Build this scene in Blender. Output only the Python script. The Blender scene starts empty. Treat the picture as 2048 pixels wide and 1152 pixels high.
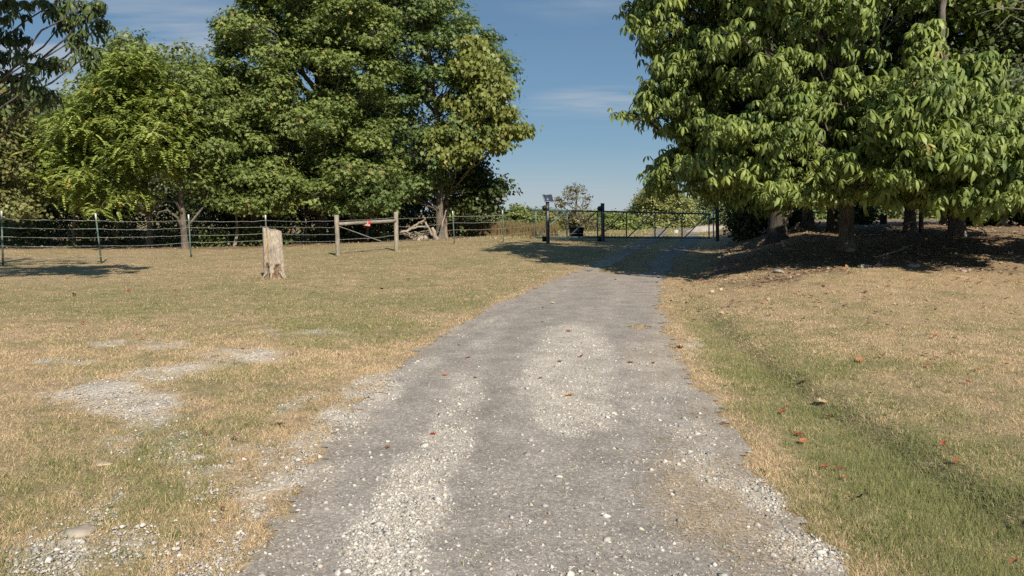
import bpy, math
import numpy as np
from math import radians as R

scene = bpy.context.scene
COL = scene.collection
F = 1479.0            # focal length in pixels of the 2048 wide photograph
PITCH = R(5.8)
EYE = 1.6
CP, SP = math.cos(PITCH), math.sin(PITCH)
rng = np.random.default_rng(7)

# ------------------------------------------------------------------ camera
cam_d = bpy.data.cameras.new("camera")
cam_d.sensor_width = 36.0
cam_d.lens = F / 2048 * 36
cam_d.clip_start = 0.05
cam_d.clip_end = 6000
cam = bpy.data.objects.new("camera", cam_d)
COL.objects.link(cam)
cam.location = (0, 0, EYE)
cam.rotation_euler = (R(90) - PITCH, 0, 0)
scene.camera = cam

# ------------------------------------------------------------------ maths helpers
def S(t):
    t = np.clip(t, 0, 1)
    return t * t * (3 - 2 * t)

def _hash(ix, iy, seed):
    h = (ix.astype(np.int64) * 374761393 + iy.astype(np.int64) * 668265263 + seed * 974711) & 0x7fffffff
    h = ((h ^ (h >> 13)) * 1274126177) & 0x7fffffff
    h = (h ^ (h >> 16)) & 0xffff
    return h / 65535.0

def vnoise(x, y, seed=0):
    ix, iy = np.floor(x), np.floor(y)
    fx, fy = x - ix, y - iy
    fx, fy = fx * fx * (3 - 2 * fx), fy * fy * (3 - 2 * fy)
    a = _hash(ix, iy, seed); b = _hash(ix + 1, iy, seed)
    c = _hash(ix, iy + 1, seed); d = _hash(ix + 1, iy + 1, seed)
    return (a * (1 - fx) + b * fx) * (1 - fy) + (c * (1 - fx) + d * fx) * fy

def fbm(x, y, seed=0, oct=4):
    s, a, t = 0, 1.0, 0
    for k in range(oct):
        s = s + a * vnoise(x * 2 ** k + 17.3 * k, y * 2 ** k - 9.1 * k, seed + k)
        t += a; a *= 0.55
    return s / t

_ry = np.array([-40, 3, 5, 7, 10, 13, 17, 21, 26, 32, 45, 80, 200.])
_rx = np.array([-0.6, 0.12, 0.15, 0.22, 0.62, 1.2, 2.25, 3.5, 5.05, 6.9, 10, 16, 30.])
_dy = np.linspace(-40, 200, 2401)
_dx = np.interp(_dy, _ry, _rx)
_k = np.ones(21) / 21
_dx = np.convolve(np.pad(_dx, 10, mode='edge'), _k, 'valid')
_dx = np.convolve(np.pad(_dx, 10, mode='edge'), _k, 'valid')
def road_c(y): return np.interp(y, _dy, _dx)
def road_hw(y): return np.interp(y, [0, 3, 7, 13, 21, 32], [1.3, 1.33, 1.5, 1.42, 1.12, 1.25])

def H(x, y):
    x = np.asarray(x, float); y = np.asarray(y, float)
    s = x - road_c(y)
    z = 0.40 * S((y - 12) / 20) * (0.35 + 0.65 * S((x + 12) / 12))
    fall = 1 - 0.85 * S((y - 36) / 45)
    z = z + 0.78 * S((s - 1.7) / 3.6) * S((y - 8.5) / 12.0) * fall
    # swale beside the road
    sw = 2.62 + 0.55 * S((y - 6) / 8)
    u = x - sw
    prof = np.where(u < 0, np.exp(-(u / 0.55) ** 2), np.exp(-(u / 0.17) ** 2))
    z = z - 0.105 * prof * (1 - S((y - 10) / 5))
    z = z + 0.05 * S((x - 3.0) / 1.5) * (1 - S((y - 8) / 6))
    # berm lumps below the right trees
    z = z + (fbm(x * 0.7, y * 0.7, 5, 3) - 0.5) * 0.28 * S((s - 1.9) / 1.5) * S((y - 13) / 3) * (1 - S((y - 45) / 20))
    # soft undulation
    z = z + (fbm(x * 0.22, y * 0.22, 9, 3) - 0.5) * 0.10 * S((np.abs(s) - 1.6) / 2) * S((y + 2) / 8)
    # wheel ruts and crown
    z = z + 0.02 * np.exp(-(s / 0.45) ** 2) * (np.abs(s) < 2)
    return z

def P(px, py, Y):
    xd = (px - 1024) / F; yd = (py - 576) / F
    fw = CP - yd * SP; dn = yd * CP + SP
    t = Y / fw
    return np.array([xd * t, Y, EYE - dn * t])

def G(px, py):
    xd = (px - 1024) / F; yd = (py - 576) / F
    fw = CP - yd * SP; dn = yd * CP + SP
    t = 1.5 / dn if dn > 0.004 else 200
    lo, hi = 0.5, 400.0
    for tt in np.geomspace(1.0, 400, 900):
        if EYE - dn * tt < float(H(xd * tt, fw * tt)):
            hi = tt; break
        lo = tt
    for _ in range(30):
        m = (lo + hi) / 2
        if EYE - dn * m < float(H(xd * m, fw * m)): hi = m
        else: lo = m
    t = (lo + hi) / 2
    return np.array([xd * t, fw * t, float(H(xd * t, fw * t))])

def proj(x, y, z):
    dy = y; dz = z - EYE
    dep = np.maximum(dy * CP - dz * SP, 0.05)
    up = dy * SP + dz * CP
    return 1024 + F * x / dep, 576 - F * up / dep

# ------------------------------------------------------------------ mesh accumulator
class MB:
    def __init__(s):
        s.V = []; s.Fc = []; s.C = []; s.n = 0
    def add(s, V, faces, col=None):
        V = np.asarray(V, float).reshape(-1, 3)
        if not isinstance(faces, list) or (faces and not isinstance(faces[0], np.ndarray)):
            faces = [np.array(f)[None, :] for f in faces] if isinstance(faces, list) else [faces]
        for f in faces:
            s.Fc.append(f + s.n)
        s.V.append(V)
        if col is None: col = np.ones((len(V), 3))
        col = np.asarray(col, float)
        if col.ndim == 1: col = np.tile(col, (len(V), 1))
        s.C.append(col)
        s.n += len(V)
    def box(s, c, size, rot=None, col=None):
        hx, hy, hz = np.array(size) / 2
        V = np.array([[x, y, z] for x in (-hx, hx) for y in (-hy, hy) for z in (-hz, hz)])
        if rot is not None: V = V @ np.asarray(rot).T
        s.add(V + np.asarray(c), np.array([[0, 1, 3, 2], [4, 6, 7, 5], [0, 4, 5, 1], [2, 3, 7, 6], [0, 2, 6, 4], [1, 5, 7, 3]]), col)
    def tube(s, pts, radii, n=8, col=None, cap=True, jit=0, sq=False):
        pts = np.asarray(pts, float); m = len(pts)
        radii = np.broadcast_to(np.asarray(radii, float), (m,))
        T = np.gradient(pts, axis=0)
        T /= np.linalg.norm(T, axis=1)[:, None] + 1e-12
        ref = np.array([0, 1.0, 0]) if abs(T[0][1]) < 0.8 else np.array([1.0, 0, 0])
        rings = []
        a0 = math.pi / 4 if sq else 0
        ang = np.arange(n) / n * 2 * math.pi + a0
        for i in range(m):
            u = np.cross(T[i], ref); u /= np.linalg.norm(u) + 1e-12
            v = np.cross(T[i], u)
            rr = radii[i] * (1.0 + (rng.random(n) - .5) * jit)
            rings.append(pts[i] + (np.cos(ang) * rr)[:, None] * u + (np.sin(ang) * rr)[:, None] * v)
        V = np.concatenate(rings)
        i = np.arange(m - 1)[:, None] * n; j = np.arange(n)[None, :]; k = (j + 1) % n
        Q = np.stack([i + j, i + k, i + n + k, i + n + j], -1).reshape(-1, 4)
        fs = [Q]
        if cap:
            fs += [np.arange(n)[::-1][None, :], (np.arange(n) + (m - 1) * n)[None, :]]
        s.add(V, fs, col)
    def build(s, name, mat, parent=None, smooth=False, origin=None):
        V = np.concatenate(s.V); C = np.concatenate(s.C)
        o0 = np.zeros(3)
        if parent is not None:
            o0 = np.array(world_loc(parent))
        elif origin is not None:
            o0 = np.array(origin)
        V = V - o0
        me = bpy.data.meshes.new(name)
        me.vertices.add(len(V)); me.vertices.foreach_set('co', V.astype(np.float32).ravel())
        loops = np.concatenate([f.ravel() for f in s.Fc]).astype(np.int32)
        tot = np.concatenate([np.full(len(f), f.shape[1]) for f in s.Fc])
        st = np.concatenate([[0], np.cumsum(tot)[:-1]]).astype(np.int32)
        me.loops.add(len(loops)); me.loops.foreach_set('vertex_index', loops)
        me.polygons.add(len(st)); me.polygons.foreach_set('loop_start', st)
        me.update(calc_edges=True)
        if smooth: me.polygons.foreach_set('use_smooth', np.ones(len(st), bool))
        ca = me.color_attributes.new('Col', 'FLOAT_COLOR', 'POINT')
        ca.data.foreach_set('color', np.concatenate([C, np.ones((len(C), 1))], 1).astype(np.float32).ravel())
        me.materials.append(mat)
        ob = bpy.data.objects.new(name, me)
        COL.objects.link(ob)
        if parent is not None:
            ob.parent = parent
        elif origin is not None:
            ob.location = origin
        return ob

_loc = {}
def world_loc(o):
    l = np.array(o.location)
    if o.parent is not None: l = l + world_loc(o.parent)
    return l
def tag(o, label=None, cat=None, group=None, kind=None):
    if label: o['label'] = label
    if cat: o['category'] = cat
    if group: o['group'] = group
    if kind: o['kind'] = kind
    return o
def thing(name, loc, label, cat, group=None):
    o = bpy.data.objects.new(name, None); COL.objects.link(o)
    o.location = tuple(float(v) for v in loc); o.empty_display_size = 0.3
    return tag(o, label, cat, group)

# ------------------------------------------------------------------ materials
def newmat(name):
    m = bpy.data.materials.new(name); m.use_nodes = True
    nt = m.node_tree; nt.nodes.clear()
    return m, nt.nodes, nt.links
def N(nodes, t, **kw):
    n = nodes.new(t)
    for k, v in kw.items(): setattr(n, k, v)
    return n
def mixc(nodes, links, a, b, fac, mode='MIX'):
    n = nodes.new('ShaderNodeMix'); n.data_type = 'RGBA'; n.blend_type = mode
    for sock, v in ((n.inputs[0], fac), (n.inputs[6], a), (n.inputs[7], b)):
        if hasattr(v, 'links'): links.new(v, sock)
        elif isinstance(v, (tuple, list)): sock.default_value = (*v[:3], 1)
        else: sock.default_value = v
    return n.outputs[2]
def mathn(nodes, links, op, a, b=0.0, c=None):
    n = nodes.new('ShaderNodeMath'); n.operation = op
    for i, v in enumerate((a, b) if c is None else (a, b, c)):
        if hasattr(v, 'links'): links.new(v, n.inputs[i])
        else: n.inputs[i].default_value = v
    return n.outputs[0]
def noise(nodes, links, vec, scale, detail=4, rough=.55):
    n = nodes.new('ShaderNodeTexNoise'); n.inputs['Scale'].default_value = scale
    n.inputs['Detail'].default_value = detail; n.inputs['Roughness'].default_value = rough
    links.new(vec, n.inputs['Vector']); return n.outputs['Fac']
def ramp(nodes, links, fac, stops):
    n = nodes.new('ShaderNodeValToRGB'); el = n.color_ramp.elements
    while len(el) < len(stops): el.new(0.5)
    for e, (p, c) in zip(el, stops):
        e.position = p; e.color = (*c, 1) if isinstance(c, (tuple, list)) else (c, c, c, 1)
    links.new(fac, n.inputs[0]); return n.outputs[0]
def finish(m, nodes, links, base, rough=.8, spec=.3, bump=None, bstr=.3, bdist=.01, metal=0, transl=0.0, tcol=None):
    p = nodes.new('ShaderNodeBsdfPrincipled'); out = nodes.new('ShaderNodeOutputMaterial')
    if hasattr(base, 'links'): links.new(base, p.inputs['Base Color'])
    else: p.inputs['Base Color'].default_value = (*base, 1)
    if hasattr(rough, 'links'): links.new(rough, p.inputs['Roughness'])
    else: p.inputs['Roughness'].default_value = rough
    p.inputs['Specular IOR Level'].default_value = spec
    p.inputs['Metallic'].default_value = metal
    if bump is not None:
        b = nodes.new('ShaderNodeBump'); b.inputs['Strength'].default_value = bstr; b.inputs['Distance'].default_value = bdist
        links.new(bump, b.inputs['Height']); links.new(b.outputs[0], p.inputs['Normal'])
    if transl > 0:
        t = nodes.new('ShaderNodeBsdfTranslucent'); links.new(tcol if tcol is not None else base, t.inputs[0])
        mx = nodes.new('ShaderNodeMixShader'); mx.inputs[0].default_value = transl
        links.new(p.outputs[0], mx.inputs[1]); links.new(t.outputs[0], mx.inputs[2]); links.new(mx.outputs[0], out.inputs[0])
    else:
        links.new(p.outputs[0], out.inputs[0])
    return m

def mat_ground(name, road=False):
    m, n, l = newmat(name)
    tc = N(n, 'ShaderNodeTexCoord').outputs['Object']
    at = N(n, 'ShaderNodeAttribute', attribute_name='Col').outputs['Color']
    f1 = noise(n, l, tc, 3.0, 5); f2 = noise(n, l, tc, 45, 4, .7)
    vo = N(n, 'ShaderNodeTexVoronoi'); vo.inputs['Scale'].default_value = 70 if road else 55
    l.new(tc, vo.inputs['Vector'])
    vo2 = N(n, 'ShaderNodeTexVoronoi'); vo2.inputs['Scale'].default_value = 150
    l.new(tc, vo2.inputs['Vector'])
    s1 = N(n, 'ShaderNodeSeparateColor'); l.new(vo.outputs['Color'], s1.inputs[0])
    s2 = N(n, 'ShaderNodeSeparateColor'); l.new(vo2.outputs['Color'], s2.inputs[0])
    if road:
        c = mixc(n, l, at, ramp(n, l, s1.outputs[0], [(0, .74), (.6, .97), (.88, 1.1), (1, 1.5)]), 1.0, 'MULTIPLY')
        c = mixc(n, l, c, ramp(n, l, s2.outputs[1], [(0, .72), (.5, 1.0), (1, 1.25)]), 1.0, 'MULTIPLY')
        c = mixc(n, l, c, ramp(n, l, f1, [(.25, .8), (.75, 1.18)]), 1.0, 'MULTIPLY')
        h = mathn(n, l, 'ADD', mathn(n, l, 'MULTIPLY', s1.outputs[0], 1.0), mathn(n, l, 'MULTIPLY', s2.outputs[0], .7))
        return finish(m, n, l, c, .9, .25, h, .55, .006)
    c = mixc(n, l, at, ramp(n, l, f2, [(.25, .45), (.5, 1.0), (.78, 1.45)]), 1.0, 'MULTIPLY')
    c = mixc(n, l, c, ramp(n, l, f1, [(.25, .78), (.75, 1.2)]), 1.0, 'MULTIPLY')
    c = mixc(n, l, c, ramp(n, l, s1.outputs[0], [(0, .7), (1, 1.25)]), 1.0, 'MULTIPLY')
    h = mathn(n, l, 'ADD', f2, mathn(n, l, 'MULTIPLY', s1.outputs[0], .5))
    return finish(m, n, l, c, .95, .15, h, .6, .03)

def mat_leaf(name, transl=.22, rough=.5, spec=.35, tint=(1.25, 1.35, .6)):
    m, n, l = newmat(name)
    at = N(n, 'ShaderNodeAttribute', attribute_name='Col').outputs['Color']
    t = mixc(n, l, at, tint, 1.0, 'MULTIPLY')
    return finish(m, n, l, at, rough, spec, transl=transl, tcol=t)

def mat_bark(name, c1, c2, sc=9, use_col=False):
    m, n, l = newmat(name)
    tc = N(n, 'ShaderNodeTexCoord').outputs['Object']
    mp = N(n, 'ShaderNodeMapping'); mp.inputs['Scale'].default_value = (sc, sc, sc * .16); l.new(tc, mp.inputs[0])
    f = noise(n, l, mp.outputs[0], 3.2, 6, .65); g = noise(n, l, tc, 2.1, 3)
    c = ramp(n, l, f, [(.3, c1), (.62, c2)])
    c = mixc(n, l, c, ramp(n, l, g, [(.3, .7), (.7, 1.25)]), 1.0, 'MULTIPLY')
    if use_col:
        at = N(n, 'ShaderNodeAttribute', attribute_name='Col').outputs['Color']
        c = mixc(n, l, c, at, 1.0, 'MULTIPLY')
    return finish(m, n, l, c, .92, .15, f, .9, .03)

def mat_plain(name, col, rough=.5, metal=0, spec=.4, dirt=.25, sc=14):
    m, n, l = newmat(name)
    tc = N(n, 'ShaderNodeTexCoord').outputs['Object']
    f = noise(n, l, tc, sc, 5, .6)
    c = mixc(n, l, col, ramp(n, l, f, [(.3, 1 - dirt), (.7, 1 + dirt * .5)]), 1.0, 'MULTIPLY')
    return finish(m, n, l, c, rough, spec, f, .15, .004, metal)

M_ground = mat_ground('ground_soil')
M_road = mat_ground('driveway_gravel', True)
M_leaf = mat_leaf('tree_leaves')
M_leafgloss = mat_leaf('glossy_leaves', .14, .5, .35)
M_leafdry = mat_leaf('dry_leaves', .12, .8, .15, (1.2, 1.0, .7))
M_grass = mat_leaf('grass_blades', .18, .75, .15, (1.1, 1.1, .7))
M_stone = None
def mat_col(name, rough=.85, spec=.3, sc=40):
    m, n, l = newmat(name)
    at = N(n, 'ShaderNodeAttribute', attribute_name='Col').outputs['Color']
    tc = N(n, 'ShaderNodeTexCoord').outputs['Object']
    f = noise(n, l, tc, sc, 4, .6)
    c = mixc(n, l, at, ramp(n, l, f, [(.3, .75), (.7, 1.18)]), 1.0, 'MULTIPLY')
    return finish(m, n, l, c, rough, spec, f, .4, .01)
M_stone = mat_col('crushed_stone', .85, .25, 60)
M_rock = mat_col('rock', .9, .2, 12)
M_bark = mat_bark('grey_bark', (.05, .042, .036), (.2, .17, .14))
M_barkl = mat_bark('pale_bark', (.13, .105, .08), (.34, .28, .22), 10)
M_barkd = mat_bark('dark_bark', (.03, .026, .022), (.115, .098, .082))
M_stump = mat_bark('weathered_wood', (.19, .16, .13), (.60, .54, .46), 22, True)
M_postwood = mat_bark('post_wood', (.17, .15, .12), (.38, .34, .27), 14)
M_dead = mat_bark('dead_branch_wood', (.2, .16, .12), (.42, .35, .28), 12)
M_tpost = mat_plain('green_steel', (.12, .17, .14), .55, .3)
M_white = mat_plain('white_paint', (.74, .74, .7), .5)
M_wire = mat_plain('galvanised_wire', (.36, .36, .33), .5, .25, dirt=.3, sc=30)
M_gate = mat_plain('green_gate_paint', (.10, .16, .148), .38, .2, dirt=.35)
M_gatepost = mat_plain('gate_post_steel', (.085, .1, .1), .42, .45, dirt=.5, sc=6)
M_black = mat_plain('black_plastic', (.014, .015, .018), .45)
M_alu = mat_plain('aluminium', (.4, .4, .4), .5, .5)
M_conc = mat_plain('concrete', (.33, .30, .27), .9, sc=5)
M_red = mat_plain('red_sign_paint', (.52, .02, .025), .45)
M_lblue = mat_plain('grey_post_paint', (.36, .36, .34), .5, .3)

def mat_panel():
    m, n, l = newmat('solar_cells')
    tc = N(n, 'ShaderNodeTexCoord').outputs['Object']
    b = N(n, 'ShaderNodeTexBrick'); b.offset = 0
    b.inputs['Color1'].default_value = (.008, .018, .06, 1); b.inputs['Color2'].default_value = (.01, .022, .075, 1)
    b.inputs['Mortar'].default_value = (.16, .18, .2, 1); b.inputs['Scale'].default_value = 14
    b.inputs['Mortar Size'].default_value = .03; b.inputs['Brick Width'].default_value = .6; b.inputs['Row Height'].default_value = .6
    l.new(tc, b.inputs[0])
    return finish(m, n, l, b.outputs[0], .35, .4)
M_panel = mat_panel()

# ------------------------------------------------------------------ zone masks (where gravel, dry grass and litter lie)
def blobs(px, py, L):
    r = np.zeros_like(px)
    for cx, cy, rx, ry, a, amp in L:
        ca, sa = math.cos(a), math.sin(a)
        u = ((px - cx) * ca + (py - cy) * sa) / rx; v = (-(px - cx) * sa + (py - cy) * ca) / ry
        r = np.maximum(r, amp * np.clip(1.35 - (u * u + v * v), 0, 1))
    return r
GR_ROAD = [(765, 1100, 85, 90, 0, 1), (825, 990, 75, 90, .3, 1), (900, 880, 58, 85, .4, 1), (930, 790, 42, 60, .3, .75), (965, 710, 30, 50, .3, .45),
           (1145, 690, 80, 42, 0, 1.2), (1115, 760, 84, 62, 0, 1.2), (1145, 835, 88, 42, 0, 1.1), (1190, 730, 45, 80, 0, .9),
           (1300, 760, 80, 100, 0, .42), (1390, 890, 60, 60, .7, .6), (1430, 960, 60, 30, .5, .5),
           (1520, 1000, 60, 32, .5, 1), (1600, 1105, 90, 40, .3, .8), (1330, 880, 70, 50, 0, .3),
           (760, 795, 60, 28, -.5, .9), (700, 850, 60, 34, -.7, .9), (840, 735, 60, 16, -.4, .7), (950, 660, 60, 8, -.5, .6),
           (640, 940, 50, 40, -.6, .2), (1380, 700, 20, 30, .8, .5)]
GR_LAWN = [(230, 800, 150, 42, .12, 1), (290, 835, 60, 30, 0, 1), (350, 745, 120, 20, -.1, .85), (490, 710, 110, 16, 0, .8),
           (300, 690, 140, 10, 0, .7), (140, 722, 80, 10, 0, .65), (600, 665, 110, 7, 0, .5), (60, 1120, 150, 50, 0, .8),
           (150, 1050, 90, 30, -.3, .62), (350, 1110, 160, 60, 0, .68), (480, 1010, 60, 80, .3, .75), (400, 900, 130, 35, 0, .5),
           (560, 940, 60, 60, -.6, 1), (610, 890, 70, 30, -.6, 1), (660, 850, 70, 30, -.6, 1), (590, 810, 60, 12, -.4, .7), (430, 960, 90, 50, 0, .5),
           (740, 770, 70, 22, -.4, .9), (190, 1000, 70, 20, -.2, .5), (270, 890, 70, 25, 0, .4)]
def gravel(x, y, z=None):
    if z is None: z = H(x, y)
    px, py = proj(x, y, z)
    f = (y > 1.0)
    g = np.maximum(blobs(px, py, GR_ROAD), blobs(px, py, GR_LAWN)) * f
    nz = .62 * fbm(x * 2.4, y * 1.8, 31, 4) + .38 * fbm(x * 10, y * 8, 37, 3)
    on = np.abs(x - road_c(y)) < road_hw(y) - .1
    g = np.clip((g - np.where(on, .2, .26) + (nz - .5) * np.where(on, 1.7, 2.7)), 0, 1) * (g > .02)
    g = np.where(on, g * .85, g)
    return g
def road_mask(x, y):
    s = x - road_c(y)
    e = road_hw(y) + (fbm(x * 1.2, y * 1.2, 3, 4) - .5) * .42 + (fbm(x * 7, y * 7, 8, 3) - .5) * .34
    r = (np.abs(s) < e) & (y < 120)
    strip = (np.abs(s + .05) < (.30 + .25 * (fbm(x * 1.5, y * .9, 4, 3) - .35)) * S((y - 17.6) / 2.2) * 1.4) & (y > 17.6)
    tuft = blobs(*proj(x, y, H(x, y)), [(1250, 540, 55, 10, 0, 1), (1278, 655, 16, 5, 0, 1)]) + (fbm(x * 3, y * 3, 12, 3) - .5) > .55
    return r & ~strip & ~tuft
def dryness(x, y):
    px, py = proj(x, y, H(x, y))
    left = x < road_c(y)
    dl = np.interp(py, [440, 500, 555, 575, 615, 640, 680, 1200], [.68, .78, .78, .56, .52, .74, .93, .88])
    dl = np.where((px > 560) & (py < 700), np.minimum(dl, .66), dl)
    dl = dl - .35 * blobs(px, py, [(120, 850, 170, 40, 0, .6), (420, 860, 160, 40, 0, .7), (480, 780, 120, 30, 0, .7), (330, 930, 120, 60, 0, .8), (60, 940, 90, 60, 0, .4), (700, 660, 120, 30, 0, .5)])
    dr = np.interp(py, [440, 540, 600, 760, 1200], [.92, .95, .92, .82, .55])
    sx = x - (2.45 + .5 * S((y - 6) / 8))
    dr = dr - .5 * np.exp(-(sx / .55) ** 2) * (1 - S((y - 12) / 3.5)) 
    dr = dr - .2 * np.exp(-((sx - .9) / .5) ** 2) * (1 - S((y - 8) / 3))
    d = np.where(left, dl, dr)
    d = d + (fbm(x * .8, y * .8, 21, 4) - .5) * .6 + (fbm(x * 3.4, y * 3.4, 22, 4) - .5) * .85
    edge = np.exp(-((np.abs(x - road_c(y)) - road_hw(y) - .1) / .22) ** 2)
    d = d + .35 * edge
    d = np.where(y > 40, .35 + (fbm(x * .05, y * .05, 2, 3) - .5) * .6, d)
    return np.clip(d, 0, 1)
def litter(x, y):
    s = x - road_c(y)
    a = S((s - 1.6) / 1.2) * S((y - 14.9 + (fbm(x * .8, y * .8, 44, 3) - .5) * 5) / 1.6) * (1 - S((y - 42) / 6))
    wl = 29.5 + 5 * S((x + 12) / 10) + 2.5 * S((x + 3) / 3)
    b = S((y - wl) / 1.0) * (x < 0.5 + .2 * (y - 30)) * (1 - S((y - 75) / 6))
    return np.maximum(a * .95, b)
DRY = np.array([.43, .315, .19]); GREEN = np.array([.185, .185, .08]); LIT = np.array([.23, .17, .115]); GRV = np.array([.58, .52, .44])
ROADC = np.array([.325, .287, .25])
def ground_col(x, y):
    d = dryness(x, y)[:, None]; g = gravel(x, y)[:, None]; li = litter(x, y)[:, None]
    c = DRY * .88 * d + GREEN * (1 - d)
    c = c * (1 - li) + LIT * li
    return c * (1 - g) + GRV * g
def road_col(x, y):
    g = gravel(x, y)[:, None]; s = np.abs(x - road_c(y))
    edge = S((s - road_hw(y) + .35) / .4)[:, None]
    n = (fbm(x * 5, y * 5, 60, 3)[:, None] - .5)
    warm = blobs(*proj(x, y, H(x, y)), [(1420, 1000, 130, 90, .5, .7), (1310, 720, 70, 60, 0, .4), (1130, 535, 220, 20, 0, .4)])[:, None] * (fbm(x * 3, y * 3, 70, 3)[:, None])
    sc_ = (x - road_c(y))
    n = n + (fbm(sc_ * 3.5, y * .28, 61, 3)[:, None] - .5) * .9
    c = ROADC * (1 + n * .3)
    c = c * (1 - warm) + np.array([.42, .33, .22]) * warm
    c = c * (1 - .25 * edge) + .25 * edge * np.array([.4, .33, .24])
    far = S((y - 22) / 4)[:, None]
    c = c * (1 - .3 * far)  # tree shade near the gate put into the road colour as darkening
    return c * (1 - g * .75) + GRV * g * .75

# ------------------------------------------------------------------ ground + driveway, one lattice
yy = np.concatenate([-11 + np.geomspace(1, 13.5, 40), np.geomspace(2.52, 30, 520), np.geomspace(30.15, 110, 140), np.geomspace(115, 4500, 40)])
yy = np.unique(yy)
ss = np.linspace(-1, 1, 601)
uu = np.sign(ss) * np.abs(ss) ** 1.45
gx = uu[None, :] * ((yy[:, None] + 12) * 1.25 + 6)
gy = np.repeat(yy[:, None], len(ss), 1)
X = gx.ravel(); Y = gy.ravel()
near = np.clip(1 - Y / 30, 0, 1)
Z = H(X, Y)
rm = road_mask(X, Y)
Zg = Z + (~rm) * (fbm(X * 6, Y * 6, 15, 3) - .5) * .035 * near + (fbm(X * 14, Y * 14, 16, 2) - .5) * .008 * near
n0, n1 = gx.shape
i = np.arange(n0 - 1)[:, None] * n1 + np.arange(n1 - 1)[None, :]
Q = np.stack([i, i + 1, i + n1 + 1, i + n1], -1).reshape(-1, 4)
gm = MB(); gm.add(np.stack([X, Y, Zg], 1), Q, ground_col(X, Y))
ground = gm.build('ground', M_ground, smooth=True); tag(ground, kind='structure')
ground['label'] = 'dry grass and bare soil sloping gently up to the gate'
fm = rm[Q].sum(1) >= 3
Qr = Q[fm]
used = np.unique(Qr); remap = -np.ones(len(X), int); remap[used] = np.arange(len(used))
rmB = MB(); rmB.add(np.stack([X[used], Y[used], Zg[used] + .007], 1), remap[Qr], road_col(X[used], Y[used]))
road = rmB.build('driveway', M_road, smooth=True); tag(road, kind='structure')
road['label'] = 'grey gravel driveway running up to the gate'

# ------------------------------------------------------------------ scattering
def polar(n, y0, y1, half=R(46), pw=1.0):
    a = (rng.random(n) * 2 - 1) * half
    u = rng.random(n)
    # pdf of distance ~ 1/d^2 -> uniform over picture rows
    d = 1 / (1 / y0 * (1 - u) + 1 / y1 * u)
    return d * np.tan(a) * 1.0 , d

def blades(n, y0, y1, half, hgt, wid, wk, seed_c=0):
    x, y = polar(n, y0, y1, half)
    x = x  # lateral spread widens with distance
    g = gravel(x, y); r = road_mask(x, y); li = litter(x, y)
    keep = (rng.random(n) > g * .95) & (~r | (rng.random(n) < .012)) & (rng.random(n) > li * .85)
    clump = fbm(x * 9, y * 9, 55, 2)
    keep &= rng.random(n) < .35 + 1.1 * clump
    x, y = x[keep], y[keep]; n = len(x)
    z = H(x, y)
    d = dryness(x, y)
    isdry = rng.random(n) < d ** 1.1
    hh = hgt * (.45 + rng.random(n) * .9) * (.6 + .8 * fbm(x * 2, y * 2, 56, 2)) * np.where(isdry, .85, 1.15)
    w = wid + wk * y
    az = rng.random(n) * 2 * math.pi
    lean = np.where(isdry, .5 + rng.random(n) * 1.1, .15 + rng.random(n) * .75)
    dirx, diry = np.cos(az), np.sin(az)
    pa = rng.random(n) * 2 * math.pi
    wx, wy = np.cos(pa) * w * .5, np.sin(pa) * w * .5 * .5
    L = np.stack([x, y, z - .004], 1)
    side = np.stack([wx, wy, np.zeros(n)], 1)
    tip = L + np.stack([dirx * np.sin(lean) * hh, diry * np.sin(lean) * hh, np.cos(lean) * hh + .004], 1)
    V = np.stack([L - side, L + side, tip], 1).reshape(-1, 3)
    v = rng.random((n, 1)) * .5 + .75
    tone = rng.random((n, 1))
    cd = (np.array([.60, .46, .285]) * (1 - tone * .4) + np.array([.42, .31, .21]) * tone * .4)
    cg = (np.array([.17, .195, .075]) * (1 - tone) + np.array([.28, .26, .12]) * tone)
    c = np.where(isdry[:, None], cd, cg) * v
    C = np.repeat(c, 3, 0)
    return V, np.arange(n * 3).reshape(-1, 3), C
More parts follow.
